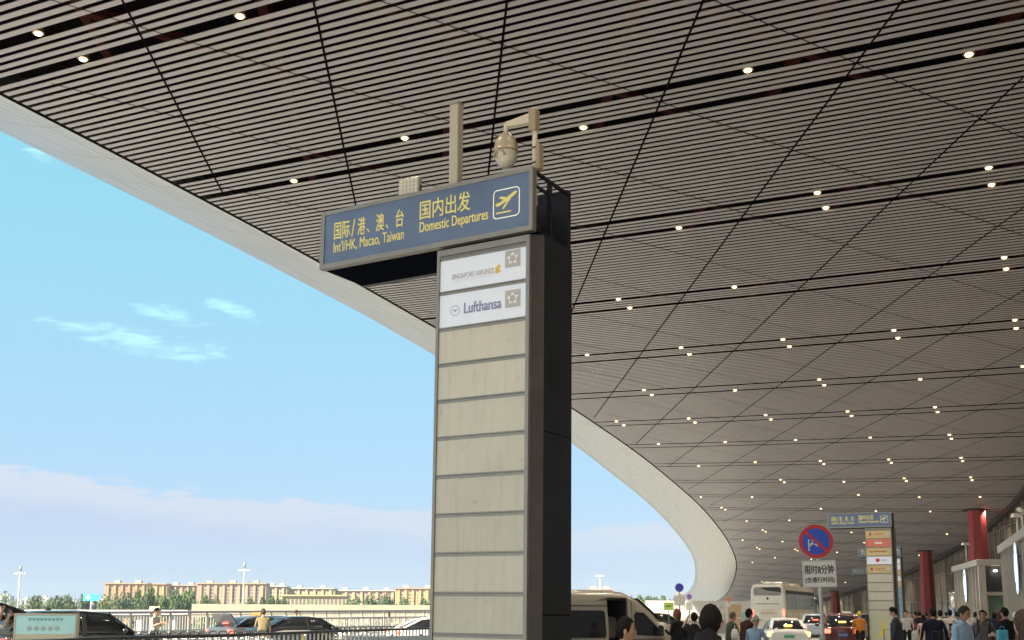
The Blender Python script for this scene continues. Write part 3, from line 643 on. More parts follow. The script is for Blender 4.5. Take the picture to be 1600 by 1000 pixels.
# ------------------------------------------------------------------ no-stopping sign in front
def stop_sign():
    D = 23.0; x, y = at(1282, D)
    t = thing('no_parking_sign', 'round red and blue no parking sign over a white plate of black Chinese characters', 'road sign', (x, y, 0), R(-12))
    t.rotation_euler = (0, R(-1.2), R(-12))
    b = MB(); b.cyl((0, 0.03, 0), (0, 0.03, 3.3), 0.038, None, 14); b.build('post', mat('post_grey', (0.55, 0.56, 0.55), 0.4, 0.2), t)
    z = 3.13; r = 0.355; cxs = -0.03
    def disc(r0, r1, y_, m, name):
        g = MB(); n = 48
        if r0 == 0: g.add([(cxs + r1 * math.cos(2 * math.pi * k / n), y_, z + r1 * math.sin(2 * math.pi * k / n)) for k in range(n)], [tuple(range(n))])
        else: g.loft([[(cxs + q * math.cos(2 * math.pi * k / n), y_, z + q * math.sin(2 * math.pi * k / n)) for k in range(n)] for q in (r0, r1)], True, False)
        return g.build(name, m, t)
    g = MB(); g.tube([(cxs, -0.010, z), (cxs, 0.0, z)], r, 48, False); g.build('plate', mat('sign_back', (0.4, 0.42, 0.42), 0.4, 0.4), t)
    redp = mat('traffic_red', (0.62, 0.03, 0.035), 0.35); bluep = mat('traffic_blue', (0.03, 0.10, 0.62), 0.35); wht = mat('sign_white', (0.84, 0.83, 0.79), 0.45, var=0.04, vscale=4)
    disc(0, 0.275, -0.0125, bluep, 'blue_field'); disc(0.273, 0.345, -0.0135, redp, 'red_ring')
    # worn white tow pictogram
    g = MB()
    def st(pts, w_):
        for (a, c), (e, f) in zip(pts[:-1], pts[1:]):
            d = Vector((e - a, f - c)); nn = Vector((-d.y, d.x)).normalized() * w_ / 2
            g.add([(cxs + px_, -0.0145, z + pz_) for px_, pz_ in ((a - nn.x, c - nn.y), (e - nn.x, f - nn.y), (e + nn.x, f + nn.y), (a + nn.x, c + nn.y))], [(0, 1, 2, 3)])
    st([(-0.15, -0.19), (-0.15, 0.03)], 0.022); st([(-0.16, 0.04), (-0.12, 0.02)], 0.02); st([(-0.12, 0.11), (-0.06, 0.02), (-0.12, -0.10)], 0.022); st([(-0.14, -0.05), (-0.03, -0.05), (0.03, -0.11)], 0.02); st([(0.02, 0.02), (0.02, -0.06)], 0.02); st([(-0.02, -0.06), (0.10, -0.06)], 0.018)
    g.build('white_pictogram', wht, t)
    g = MB(); g.add([(cxs + a, -0.0165, z + c) for a, c in ((-0.225, 0.185), (-0.185, 0.225), (0.225, -0.185), (0.185, -0.225))], [(0, 1, 2, 3)]); g.build('red_slash', redp, t)
    g = MB(); g.box(-0.335, 0.335, -0.012, 0.0, 2.19, 2.735, 0.005); pl = g.build('white_plate', wht, t)
    g = MB()
    for (x0, x1, z0, z1) in ((-0.322, 0.322, 2.203, 2.211), (-0.322, 0.322, 2.714, 2.722), (-0.322, -0.314, 2.211, 2.714), (0.314, 0.322, 2.211, 2.714)): g.box(x0, x1, -0.0145, -0.0125, z0, z1)
    g.build('border', mat('sign_edge', (0.5, 0.5, 0.48), 0.5), pl)
    blk = mat('sign_black', (0.02, 0.02, 0.02), 0.5)
    text('lettering', '限时8分钟', -0.285, 2.46, 0.57, 0.185, blk, pl, -0.0145, 0.0035)
    text('lettering', '(含通行时间)', -0.29, 2.265, 0.58, 0.135, blk, pl, -0.0145, 0.0025)
    g = MB()
    for zz in (3.2, 3.0, 2.6, 2.3): g.box(-0.05, 0.05, 0.0005, 0.075, zz, zz + 0.03)
    g.build('clamps', mm('clamp_dark', (0.05, 0.05, 0.05), 0.5), t)
stop_sign()
# ------------------------------------------------------------------ end of the road: hoarding, small signs
def hoarding():
    x0, y0 = at(1008, 95); x1, y1 = at(1178, 99); L = math.hypot(x1 - x0, y1 - y0)
    t = thing('white_hoarding', 'long white hoarding closing the road under the end of the canopy rim', 'hoarding', (x0, y0, 0), math.atan2(y1 - y0, x1 - x0))
    wm = mat('hoarding_white', (0.74, 0.74, 0.72), 0.5, var=0.06, vscale=1)
    for k in range(5):
        b = MB(); b.box(L * k / 5 + 0.02, L * (k + 1) / 5 - 0.02, 0, 0.06, 1.05, 2.72); b.build('panel', wm, t)
    b = MB()
    for k in range(6): b.box(L * k / 5 - 0.04, L * k / 5 + 0.04, 0.07, 0.15, 0, 2.75)
    b.build('posts', frame_m, t)
    b = MB(); b.box(L * 0.70, L * 0.97, -0.012, -0.002, 1.12, 1.75); b.build('teal_stripe', mat('teal_pale', (0.36, 0.66, 0.66), 0.5), t)
    b = MB(); b.box(0.03, L * 0.66, -0.012, -0.002, 1.06, 1.30); b.build('grey_stripe', mat('grey_pale', (0.5, 0.5, 0.5), 0.5), t)
    b = MB()
    for px_, w_ in ((0.33, 0.5), (0.68, 0.55)): b.ell((L * px_, -0.012, 2.25), (w_ * 0.45, 0.008, w_ * 0.4), 12, 6)
    b.build('faded_emblems', mat('emblem_grey', (0.62, 0.62, 0.61), 0.5), t)
    b = MB(); b.box(-0.5, L, 0.3, 0.36, 0.0, 1.04); b.build('lower_boards', mat('board_grey', (0.45, 0.46, 0.48), 0.6), t)
    x, y = at(1145, 93); t = thing('timber_crate', 'tall orange tinted crate standing against the white hoarding', 'crate', (x - 0.6, y, 0), 0.05)
    b = MB(); b.box(0, 1.15, 0, 0.8, 0.08, 2.5, 0.02); b.build('body', mat('crate_tan', (0.62, 0.42, 0.24), 0.6, var=0.12, vscale=3), t)
    b = MB()
    for zz in (0.08, 1.25, 2.38): b.box(-0.02, 1.17, -0.03, -0.002, zz, zz + 0.12)
    b.build('battens', mat('crate_batten', (0.68, 0.62, 0.48), 0.6), t)
hoarding()
def post_sign(px, D, ztop, r, col, label, plate=None):
    x, y = at(px, D); t = thing('round_road_sign', label, 'road sign', (x, y, 0), R(-5))
    b = MB(); b.cyl((0, 0.04, 0), (0, 0.04, ztop), 0.04); b.build('post', mm('post_dull', (0.35, 0.36, 0.37), 0.4, 0.3), t)
    b = MB(); b.tube([(0, -0.01, ztop - r), (0, 0.005, ztop - r)], r, 32, False); b.build('rim', mm('traffic_rim', (0.55, 0.16, 0.2), 0.4), t)
    b = MB(); b.tube([(0, -0.02, ztop - r), (0, -0.0105, ztop - r)], r * 0.86, 32, False); b.build('disc', mm('disc_' + label[:6], col, 0.4), t)
    if plate:
        b = MB(); b.box(-plate, plate, -0.01, 0.005, ztop - 2 * r - 0.75, ztop - 2 * r - 0.2, 0.004); b.build('plate', mm('plate_white', (0.72, 0.7, 0.66), 0.5), t)
post_sign(1060, 62, 3.30, 0.24, (0.05, 0.08, 0.55), 'blue round road sign with white plate by the canopy rim end', 0.30)
post_sign(1075, 78, 2.98, 0.18, (0.30, 0.16, 0.55), 'purple round road sign, smaller, before the white hoarding', 0.22)
x, y = at(1043, 60); t = thing('green_placard', 'bright yellow green placard on a thin stand behind the van', 'placard', (x, y, 0), 0)
b = MB(); b.box(-0.26, 0.26, -0.02, 0.0, 1.82, 2.22, 0.004); pl = b.build('board', mat('lime', (0.55, 0.80, 0.16), 0.5), t)
b = MB(); b.box(-0.14, 0.12, -0.028, -0.0205, 2.0, 2.07); b.build('dark_line', mm('print_green', (0.12, 0.25, 0.05), 0.5), pl)
b = MB(); b.cyl((0, 0.02, 0), (0, 0.02, 2.2), 0.02); b.box(-0.25, 0.25, -0.2, 0.2, 0.004, 0.03); b.build('stand', frame_m, t)
x, y = at(1136, 88); t = thing('beacon_post', 'thin post with orange and white ring signs before the hoarding', 'post', (x, y, 0))
b = MB(); b.cyl((0, 0, 0), (0, 0, 3.1), 0.045); b.build('post', mm('post_dull', (0.35, 0.36, 0.37), 0.4, 0.3), t)
b = MB(); b.tube([(0, -0.08, 2.75), (0, -0.05, 2.75)], 0.2, 20); b.build('orange_sign', mat('sign_orange', (0.75, 0.28, 0.12), 0.5), t)
b = MB(); b.tube([(0, -0.08, 2.3), (0, -0.05, 2.3)], 0.17, 20); b.build('white_sign', mm('plate_white', (0.72, 0.7, 0.66), 0.5), t)
# ------------------------------------------------------------------ far buildings, trees, masts beyond the deck
def windows_on(t, x0, x1, y, z0, z1, nx, nz, wm, hm):
    mb = MB(); ww = (x1 - x0) / nx; hh = (z1 - z0) / nz
    mb.box(-ww * 0.31, ww * 0.31, -0.14, 0.1, 0.0, hh * 0.58); me = mb.mesh('window', wm)
    for i in range(nx):
        for k in range(nz):
            o = bpy.data.objects.new('window', me); C.objects.link(o); o.parent = t; o.location = (x0 + ww * (i + 0.5), y, z0 + hh * (k + 0.28))
def block(pxa, pxb, D, ytop, col, label, nx, nz, bays=0, roofcol=(0.5, 0.42, 0.36), huts=True, ca=None):
    xa, _ = at(pxa, D); xb, _ = at(pxb, D); L = xb - xa; H = 952.5 - ytop; H = H / 1734.7 * D + EYE + 8
    t = thing('apartment_block', label, 'building', (xa, D, -8), R(0))
    wm = mat('wall_' + label[:12], col, 0.85, var=0.10, vscale=0.05)
    b = MB(); b.box(0, L, 0, 14, 0, H); b.build('wall', wm, t)
    if bays:
        m2 = mat('bay_' + label[:10], tuple(min(1, c * k_) for c, k_ in zip(col, (1.25, 1.05, 0.9))) if ca is None else ca, 0.85)
        for i in range(bays):
            x = L * (i + 0.5) / bays; b = MB(); b.box(x - L / bays * 0.16, x + L / bays * 0.16, -1.5, -0.001, 0, H - 1.2); b.build('bay', m2, t)
    windows_on(t, 0.5, L - 0.5, 0, H * 0.30, H - 0.8, nx, nz, mm('far_window', (0.16, 0.15, 0.17), 0.3), None)
    b = MB(); b.box(-0.3, L + 0.3, -1.8, 14.3, H, H + 0.8); r = b.build('parapet', mat('parapet_' + label[:10], roofcol, 0.8), t)
    if huts:
        for i in range(max(2, int(L / 16))):
            x = L * (i + 0.5) / max(2, int(L / 16)); b = MB(); b.box(x - 2.2, x + 2.2, 3, 8, H + 0.8, H + 3.0); b.build('roof_hut', mm('hut_cream', (0.50, 0.45, 0.36), 0.8), r)
tan, pink, org, yel = (0.46, 0.33, 0.22), (0.42, 0.30, 0.25), (0.48, 0.29, 0.16), (0.50, 0.37, 0.16)
block(170, 236, 900, 910.5, (0.45, 0.27, 0.16), 'orange tan apartment block at the far left behind the trees', 12, 8, 6, org)
block(245, 266, 905, 911, (0.49, 0.34, 0.17), 'narrow bright orange apartment block second from the left', 4, 8, 2, org, False)
block(266, 313, 915, 913, (0.38, 0.27, 0.25), 'dull pink apartment block beside the narrow orange one', 9, 8, 5, pink)
block(313, 420, 900, 910, (0.42, 0.29, 0.22), 'longest orange pink apartment block behind the tall lamp mast', 12, 8, 9, org)
block(419, 452, 950, 914, (0.48, 0.36, 0.25), 'pale pink apartment block with white roof huts right of the mast', 6, 7, 3, (0.5, 0.46, 0.38))
block(452, 526, 960, 917, (0.49, 0.40, 0.25), 'cream terraced apartment block above the yellow long building', 12, 7, 6, (0.5, 0.46, 0.38))
block(526, 622, 970, 920, (0.45, 0.34, 0.23), 'lower pinkish apartment row with white roof huts', 14, 6, 8, (0.5, 0.46, 0.38))
block(620, 686, 940, 916.5, (0.52, 0.36, 0.18), 'orange yellow apartment block beside the near sign pylon', 10, 7, 6, org)
block(445, 545, 760, 928, yel, 'long low yellow building in front of the apartment blocks', 16, 2, 0, (0.68, 0.5, 0.22), False)
block(886, 897, 900, 918, (0.49, 0.45, 0.42), 'pale building edge right of the near sign pylon', 3, 6, 0, tan, False)
block(897.5, 909, 905, 918.5, (0.08, 0.22, 0.47), 'small blue building right of the near sign pylon', 3, 5, 0, (0.1, 0.3, 0.62), False)
block(918, 957, 900, 917, (0.49, 0.38, 0.31), 'pale orange apartment block seen above the van roof', 8, 6, 3, (0.68, 0.3, 0.24))
block(1058, 1100, 880, 923, (0.48, 0.38, 0.26), 'tan apartment block behind the canopy rim end', 8, 6, 4, tan, False)
# trees
leaf_mats = [mat('leaf_a', (0.13, 0.19, 0.07), 0.9, var=0.35, vscale=0.4), mat('leaf_b', (0.10, 0.15, 0.065), 0.9, var=0.35, vscale=0.4), mat('leaf_c', (0.17, 0.21, 0.075), 0.9, var=0.3, vscale=0.4)]
bark = mat('bark', (0.10, 0.08, 0.06), 0.9)
def crown_mesh(seed, m):
    rnd = random.Random(seed); mb = MB(); lobes = []
    for k in range(11):
        a = rnd.uniform(0, 6.28); r = rnd.uniform(0.0, 0.62); z = rnd.uniform(0.28, 0.86)
        lobes.append((Vector((r * math.cos(a), r * math.sin(a), z)), rnd.uniform(0.20, 0.36) * (1.15 - 0.5 * z)))
    for c, r in lobes:
        for _ in range(95):
            d = Vector((rnd.gauss(0, 1), rnd.gauss(0, 1), rnd.gauss(0, 1))).normalized() * r * rnd.uniform(0.6, 1.08); d.z *= 0.85; p = c + d
            u = Vector((rnd.gauss(0, 1), rnd.gauss(0, 1), rnd.gauss(0, 1))).normalized(); v = u.cross(Vector((rnd.gauss(0, 1), rnd.gauss(0, 1), 1))).normalized(); s = rnd.uniform(0.035, 0.075)
            mb.add([p - u * s, p + v * s * 0.7, p + u * s, p - v * s * 0.7], [(0, 1, 2, 3)])
    return mb.mesh('crown', m)
crowns = [crown_mesh(k, leaf_mats[k % 3]) for k in range(5)]
tm = MB(); tm.tube([(0, 0, 0), (0.01, 0, 0.25), (0, 0.02, 0.55)], [0.035, 0.026, 0.012], 7); tm.tube([(0.01, 0, 0.22), (0.2, 0.05, 0.5)], [0.016, 0.006], 5); tm.tube([(0.01, 0, 0.28), (-0.18, -0.08, 0.56)], [0.015, 0.006], 5); trunk_me = tm.mesh('trunk', bark)
def tree(px, D, ytop, wpx, k, label):
    x, y = at(px, D); H = (957.5 - ytop) / 1734.7 * D + EYE + 8; W = wpx / 1734.7 * D / 1.5
    t = thing('broadleaf_tree', label, 'tree', (x, y, -8), random.uniform(0, 6), 'trees beyond the departures road')
    for nm, me in (('crown', crowns[k % 5]), ('trunk', trunk_me)):
        o = bpy.data.objects.new(nm, me); C.objects.link(o); o.parent = t; o.scale = (W, W, H)
rt = random.Random(3)
for px, D, yt, wd, lb in ((62, 470, 931, 34, 'pale green tree behind the dark car at the left'), (92, 450, 934, 38, 'round pale green tree left of the blue billboard'), (118, 480, 932, 34, 'dark green tree touching the blue billboard'), (146, 520, 929, 36, 'bushy green tree behind the blue billboard'),
    (172, 500, 931, 34, 'green tree right of the blue billboard'), (198, 470, 928, 36, 'leafy tree before the far left apartment block'), (222, 480, 924, 38, 'tall leafy tree before the gap between the first blocks'), (236, 440, 920, 34, 'tallest leafy tree in front of the narrow orange block'),
    (262, 460, 930, 34, 'tree behind the person in the pale grey tee'), (284, 440, 924, 36, 'bright leafy tree before the dull pink block'), (300, 450, 921, 36, 'bright tall tree at the left end of the longest block'), (326, 470, 932, 30, 'darker small tree below the longest block'), (344, 480, 928, 26, 'dark tree just left of the tall lamp mast'),
    (400, 520, 935, 30, 'low tree right of the tall lamp mast'), (428, 540, 930, 36, 'green tree left of the yellow long building'), (448, 560, 931, 26, 'green tree at the left end of the yellow long building'), (560, 600, 934, 34, 'low green tree right of the yellow building'), (586, 600, 931, 30, 'round green tree below the pinkish row'), (606, 590, 929, 30, 'taller green tree below the pinkish row'), (634, 580, 935, 36, 'low green tree left of the near sign pylon'), (664, 600, 936, 36, 'low green tree touching the near sign pylon'),
    (1000, 620, 927, 30, 'hazy tree above the van bonnet'), (1020, 640, 929, 26, 'hazy tree second right of the van roof'), (1036, 600, 928, 28, 'hazy tree left of the blue round sign'), (985, 650, 931, 24, 'hazy small tree at the van roof edge'), (1052, 640, 932, 24, 'hazy tree below the blue round sign')):
    tree(px, D, yt, wd, rt.randrange(5), lb)
def far_wood():
    rnd = random.Random(11); mb = MB()
    for i in range(14000):
        px = rnd.uniform(-60, 1130); D = rnd.uniform(600, 1400); x, y = at(px, D)
        h = (16 if px < 320 else 13) + 5 * noise.noise(Vector((px * 0.03, 0, 0))) + rnd.uniform(0, 3)
        p = Vector((x, y, -8 + rnd.uniform(0.05, 1) ** 0.75 * h)); s = rnd.uniform(0.6, 1.5)
        u = Vector((rnd.gauss(0, 1), rnd.gauss(0, 1), rnd.gauss(0, 1))).normalized(); v = u.cross(Vector((rnd.gauss(0, 1), rnd.gauss(0, 1), 1))).normalized()
        mb.add([p - u * s, p + v * s * 0.8, p + u * s, p - v * s * 0.8], [(0, 1, 2, 3)])
    o = mb.build('far_wood', leaf_mats[1]); o['kind'] = 'stuff'; tag(o, 'far off green wood spreading between the road and the apartment blocks', 'wood')
far_wood()
def low_city():
    rnd = random.Random(5)
    for i in range(14):
        px = -12 + i * 14 + rnd.uniform(-4, 4); D = 1700; x, y = at(px, D)
        t = thing('distant_block', 'tiny pale block on the far left skyline above the wood', 'building', (x, y, -8), 0, 'tiny blocks on the far left skyline')
        b = MB(); wd = rnd.uniform(9, 16); h = rnd.uniform(24, 33); b.box(0, wd, 0, 14, 0, h); b.box(wd * 0.3, wd * 0.6, 3, 8, h, h + 3); b.build('wall', mm('far_city', (0.36, 0.34, 0.36), 0.9), t)
low_city()
def lamp_mast(px, D, ytop, label, spread):
    x, y = at(px, D); H = (957.5 - ytop) / 1734.7 * D + EYE + 8
    t = thing('lamp_mast', label, 'lamp mast', (x, y, -8))
    b = MB(); b.tube([(0, 0, 0), (0, 0, H - 0.5)], [0.28, 0.14], 10); b.build('pole', mm('mast_pale', (0.55, 0.53, 0.48), 0.5, 0.2), t)
    b = MB(); n = 10
    b.tube([(0.9 * spread * math.cos(2 * math.pi * k / 16), 0.9 * spread * math.sin(2 * math.pi * k / 16), H - 0.9) for k in range(17)], 0.06, 5); b.box(-0.9 * spread, 0.9 * spread, -0.05, 0.05, H - 0.96, H - 0.86); b.box(-0.05, 0.05, -0.9 * spread, 0.9 * spread, H - 0.955, H - 0.865); b.build('ring', mm('mast_pale', (0.55, 0.53, 0.48), 0.5, 0.2), t)
    hm = MB(); hm.box(-0.22, 0.22, -0.16, 0.16, -0.32, 0.1, 0.04); me = hm.mesh('lamp_head', mm('mast_lamp', (0.75, 0.72, 0.62), 0.4))
    for k in range(n):
        o = bpy.data.objects.new('lamp_head', me); C.objects.link(o); o.parent = t; a = 2 * math.pi * k / n; o.location = (1.05 * spread * math.cos(a), 1.05 * spread * math.sin(a), H - 0.9); o.rotation_euler = (0, 0, a)
    if spread > 0.9:
        b = MB(); b.tube([(0, 0, H - 0.4), (0, 0, H + 0.7)], [0.35, 0.25], 8); b.build('winch_head', mm('mast_grey', (0.35, 0.34, 0.32), 0.5), t)
lamp_mast(37.5, 250, 893, 'slim lamp mast with ring of lamps above the dark car at the left', 1.0)
lamp_mast(385, 250, 887, 'tall lamp mast with ring of lamps before the longest block', 0.95)
lamp_mast(937, 300, 895, 'pale lamp mast with small ring seen above the van roof', 0.85)
x, y = at(150, 220); t = thing('blue_billboard', 'small bright blue billboard on a post among the trees', 'billboard', (x, y, -8))
b = MB(); b.box(-1.6, 1.6, -0.1, 0.1, 11.7, 13.0, 0.02); bo = b.build('board', mat('cyan_board', (0.06, 0.42, 0.80), 0.4), t)
b = MB(); b.ell((-0.6, -0.11, 12.35), (0.55, 0.02, 0.4), 14, 8); b.build('pale_emblem', mat('board_pale', (0.4, 0.75, 0.9), 0.4), bo)
b = MB(); b.cyl((0, 0.12, 0), (0, 0.12, 11.9), 0.14); b.build('post', mm('mast_pale', (0.55, 0.53, 0.48), 0.5, 0.2), t)
# sunlit viaduct beyond
xa, ya = at(306, 205); xb, yb = at(1010, 230)
t = thing('viaduct', 'long cream concrete viaduct crossing beyond the balustrade', 'viaduct', (xa, ya, -8), math.atan2(yb - ya, xb - xa)); L = math.hypot(xb - xa, yb - ya)
cm = mat('cream_concrete', (0.50, 0.44, 0.31), 0.8, var=0.1, vscale=0.2)
b = MB(); b.box(0, L, 0, 9, 8.7, 9.8); b.build('deck', cm, t)
b = MB(); b.box(0, L, -0.2, 0.1, 9.81, 11.05); b.build('parapet', cm, t)
for k in range(6):
    b = MB(); b.box(L * (k + 0.4) / 6, L * (k + 0.4) / 6 + 1.6, 2, 7, 0, 8.69); b.build('pier', cm, t)
xa, ya = at(48, 215); xb, yb = at(300, 205); t = thing('far_parapet', 'low pale concrete parapet of the far approach road at the left', 'parapet wall', (xa, ya, -8), math.atan2(yb - ya, xb - xa)); L = math.hypot(xb - xa, yb - ya)
gc = mat('grey_concrete', (0.42, 0.40, 0.40), 0.8, var=0.1, vscale=0.2)
b = MB(); b.box(0, L, 0, 6, 9.0, 9.95); b.build('wall', gc, t)
for k in range(5):
    b = MB(); b.box(L * (k + 0.4) / 5, L * (k + 0.4) / 5 + 1.2, 1, 5, 0, 8.99); b.build('pier', gc, t)
b = MB(); b.box(L * 0.78, L * 0.84, -0.3, -0.01, 9.2, 10.6); b.build('hut', cm, t)

# thin summer haze
hz = MB(); hz.box(-2600, 2600, -2600, 2600, -10, 60); ho = hz.build('haze', None or mat('haze', (1, 1, 1))); ho['kind'] = 'stuff'; tag(ho, 'thin pale summer haze lying over the whole place', 'haze')
nt = ho.data.materials[0].node_tree
for n_ in list(nt.nodes):
    if n_.type == 'BSDF_PRINCIPLED': nt.nodes.remove(n_)
pv = nt.nodes.new('ShaderNodeVolumePrincipled'); pv.inputs['Color'].default_value = (0.86, 0.92, 1.0, 1); pv.inputs['Density'].default_value = 0.00014; pv.inputs['Anisotropy'].default_value = 0.0
nt.links.new(pv.outputs[0], nt.nodes['Material Output'].inputs['Volume'])
# ------------------------------------------------------------------ balustrades, rails, trolleys on the left
rail_w = mat('rail_white', (0.42, 0.405, 0.375), 0.45, var=0.06, vscale=1); rail_p = mat('rail_mauve', (0.28, 0.25, 0.27), 0.4, 0.2); rail_d = mat('rail_dark', (0.06, 0.055, 0.055), 0.35, 0.3); rail_s = mat('rail_steel', (0.76, 0.74, 0.68), 0.4, 0.0)
def balustrade():
    A = Vector((-30.0, 35.4)); B = Vector((-4.0, 93.0)); d = (B - A).normalized(); L = (B - A).length; zA, zB = 1.62, 1.88
    rz = math.atan2(d.y, d.x)
    t = thing('balustrade', 'long white balustrade with mauve handrail along the road edge', 'railing', (A.x, A.y, 0), rz)
    hz = lambda x: 1.60 + (zB - 1.60) * max(0, (x - 17)) / (L - 17)
    b = MB(); n = 12; b.loft([[(L * i / n, -0.2, 0), (L * i / n, 0.2, 0), (L * i / n, 0.2, hz(L * i / n) - 1.15), (L * i / n, -0.2, hz(L * i / n) - 1.15)] for i in range(n + 1)]); b.build('kerb', mat('kerb_pale', (0.36, 0.34, 0.30), 0.8, var=0.1), t)
    b = MB(); b.tube([(L * i / n, 0, hz(L * i / n) - 0.05) for i in range(n + 1)], 0.065, 8); b.build('handrail', rail_p, t)
    b = MB(); b.tube([(L * i / n, 0, hz(L * i / n) - 1.02) for i in range(n + 1)], 0.03, 6); b.tube([(L * i / n, 0, hz(L * i / n) - 0.20) for i in range(n + 1)], 0.025, 6); b.build('lower_rails', rail_w, t)
    pm = MB(); pm.box(-0.05, 0.05, -0.05, 0.05, -1.15, -0.11); pme = pm.mesh('post', rail_w)
    k = 0; x = 1.0
    while x < L:
        o = bpy.data.objects.new('post', pme); C.objects.link(o); o.parent = t; o.location = (x, 0, hz(x)); x += 1.5
    b = MB(); x = 0.2
    while x < L:
        if (x - 1.0) % 1.5 > 0.12: b.box(x - 0.017, x + 0.017, -0.017, 0.017, hz(x) - 1.0, hz(x) - 0.2)
        x += 0.215
    o = b.build('balusters', rail_w, t); o['kind'] = 'stuff'
balustrade()
def rail2():
    A = Vector((at(500, 62)[0], 62.0)); B = Vector((at(684, 80)[0], 80.0)); d = (B - A); L = d.length
    t = thing('lower_railing', 'lower white railing in front of the long balustrade near the pylon', 'railing', (A.x, A.y, 0), math.atan2(d.y, d.x))
    b = MB(); b.tube([(0, 0, 1.32), (L, 0, 1.34)], 0.045, 8); b.build('top_rail', rail_p, t)
    b = MB(); b.tube([(0, 0, 0.15), (L, 0, 0.15)], 0.03, 6); b.build('bottom_rail', rail_w, t)
    pm = MB(); pm.box(-0.045, 0.045, -0.045, 0.045, 0, 1.28); pme = pm.mesh('post', rail_w)
    for k in range(int(L / 1.8) + 1):
        o = bpy.data.objects.new('post', pme); C.objects.link(o); o.parent = t; o.location = (k * 1.8, 0, 0)
    bm_ = MB(); bm_.box(-0.015, 0.015, -0.015, 0.015, 0.18, 1.28); bme = bm_.mesh('baluster', rail_w)
    for k in range(min(98, int(L / 0.25))):
        if (k * 0.25 + 0.12) % 1.8 < 0.08: continue
        o = bpy.data.objects.new('baluster', bme); C.objects.link(o); o.parent = t; o.location = (k * 0.25 + 0.12, 0, 0)
    x, y = at(610, 72); s = thing('red_notice', 'small brick red notice board fixed on the lower railing', 'notice board', (x, y, 1.34), math.atan2(d.y, d.x))
    b = MB(); b.box(-0.16, 0.16, -0.07, -0.05, 0.0, 0.34, 0.004); b.build('board', mat('brick_red', (0.30, 0.09, 0.06), 0.6), s)
    b = MB(); b.box(-0.1, 0.1, -0.05, 0.0, -0.1, 0.1); b.build('bracket', rail_s, s)
rail2()
def near_rail():
    pts = [(-60, 19.5), (100, 22.0), (166, 24.0), (360, 27.5), (530, 34.0), (677, 41.0), (740, 45)]
    P = [Vector((*at(a, d), 0)) for a, d in pts]
    t = thing('near_handrail', 'steel fence with black top rail crossing in front of the luggage trolleys', 'railing', (P[0].x, P[0].y, 0)); o0 = P[0]
    zt = 1.08
    b = MB(); b.tube([(p - o0) + Vector((0, 0, zt)) for p in P], 0.04, 8); b.build('top_rail', rail_d, t)
    b = MB(); b.tube([(p - o0) + Vector((0, 0, 0.12)) for p in P], 0.02, 6); b.build('bottom_rail', rail_s, t)
    pm = MB(); pm.cyl((0, 0, 0), (0, 0, zt - 0.03), 0.028, None, 8); pme = pm.mesh('upright', rail_s)
    tot = sum((b_ - a_).length for a_, b_ in zip(P[:-1], P[1:])); n = 96; step = tot / n; acc = 0
    seg = 0; pos = P[0].copy(); k = 0
    for k in range(n):
        dist = k * step; q = 0
        for a_, b_ in zip(P[:-1], P[1:]):
            l = (b_ - a_).length
            if dist <= q + l: p = a_ + (b_ - a_) * ((dist - q) / l); break
            q += l
        o = bpy.data.objects.new('upright', pme); C.objects.link(o); o.parent = t; o.location = p - o0
near_rail()
def trolleys():
    wire = mat('trolley_steel', (0.5, 0.5, 0.5), 0.3, 0.8); blk = mat('trolley_black', (0.02, 0.02, 0.02), 0.4); tyre = mm('tyre', (0.02, 0.02, 0.02), 0.8)
    t = thing('luggage_trolley', 'luggage trolley with black looped handle nested in the long row by the fence', 'luggage trolley', (0, 0, 0), 0, 'luggage trolleys nested in a row')
    b = MB(); b.tube([(0.0, -0.27, 0.93), (0.0, -0.27, 1.0), (0.0, -0.20, 1.055), (0, 0, 1.07), (0.0, 0.20, 1.055), (0.0, 0.27, 1.0), (0.0, 0.27, 0.93)], 0.028, 8); b.build('handle', blk, t)
    b = MB()
    for s_ in (-0.27, 0.27): b.tube([(0, s_, 0.94), (0.05, s_, 0.5), (0.1, s_, 0.2), (0.85, s_ * 0.55, 0.16)], 0.018, 6)
    b.build('frame', wire, t)
    b = MB()
    for z in (0.85, 0.74, 0.63): b.tube([(0.02, -0.27, z), (0.26, -0.22, z), (0.26, 0.22, z), (0.02, 0.27, z)], 0.010, 5)
    for k in range(-3, 4): b.tube([(0.26, k * 0.07, 0.62), (0.26, k * 0.07, 0.86)], 0.007, 4)
    b.build('basket', wire, t)
    b = MB(); b.loft([[(0.12, -0.25, 0.20), (0.12, 0.25, 0.20), (0.85, 0.14, 0.18), (0.85, -0.14, 0.18)], [(0.12, -0.25, 0.22), (0.12, 0.25, 0.22), (0.85, 0.14, 0.20), (0.85, -0.14, 0.20)]]); b.build('tray', wire, t)
    for (wx, wy) in ((0.12, -0.24), (0.12, 0.24), (0.8, 0)):
        b = MB(); b.cyl((wx, wy - 0.02, 0.075), (wx, wy + 0.02, 0.075), 0.075, None, 14); b.build('wheel', tyre, t)
    row = [(158 + 15.2 * i, 31.0 + 0.25 * i) for i in range(18)] + [(532 + 8.0 * i, 44.5 + 0.3 * i) for i in range(16)]
    for i, (px, D) in enumerate(row):
        o = t if i == 0 else copy_tree(t)
        x, y = at(px, D); o.location = (x, y, 0); o.rotation_euler = (0, 0, R(38))
trolleys()
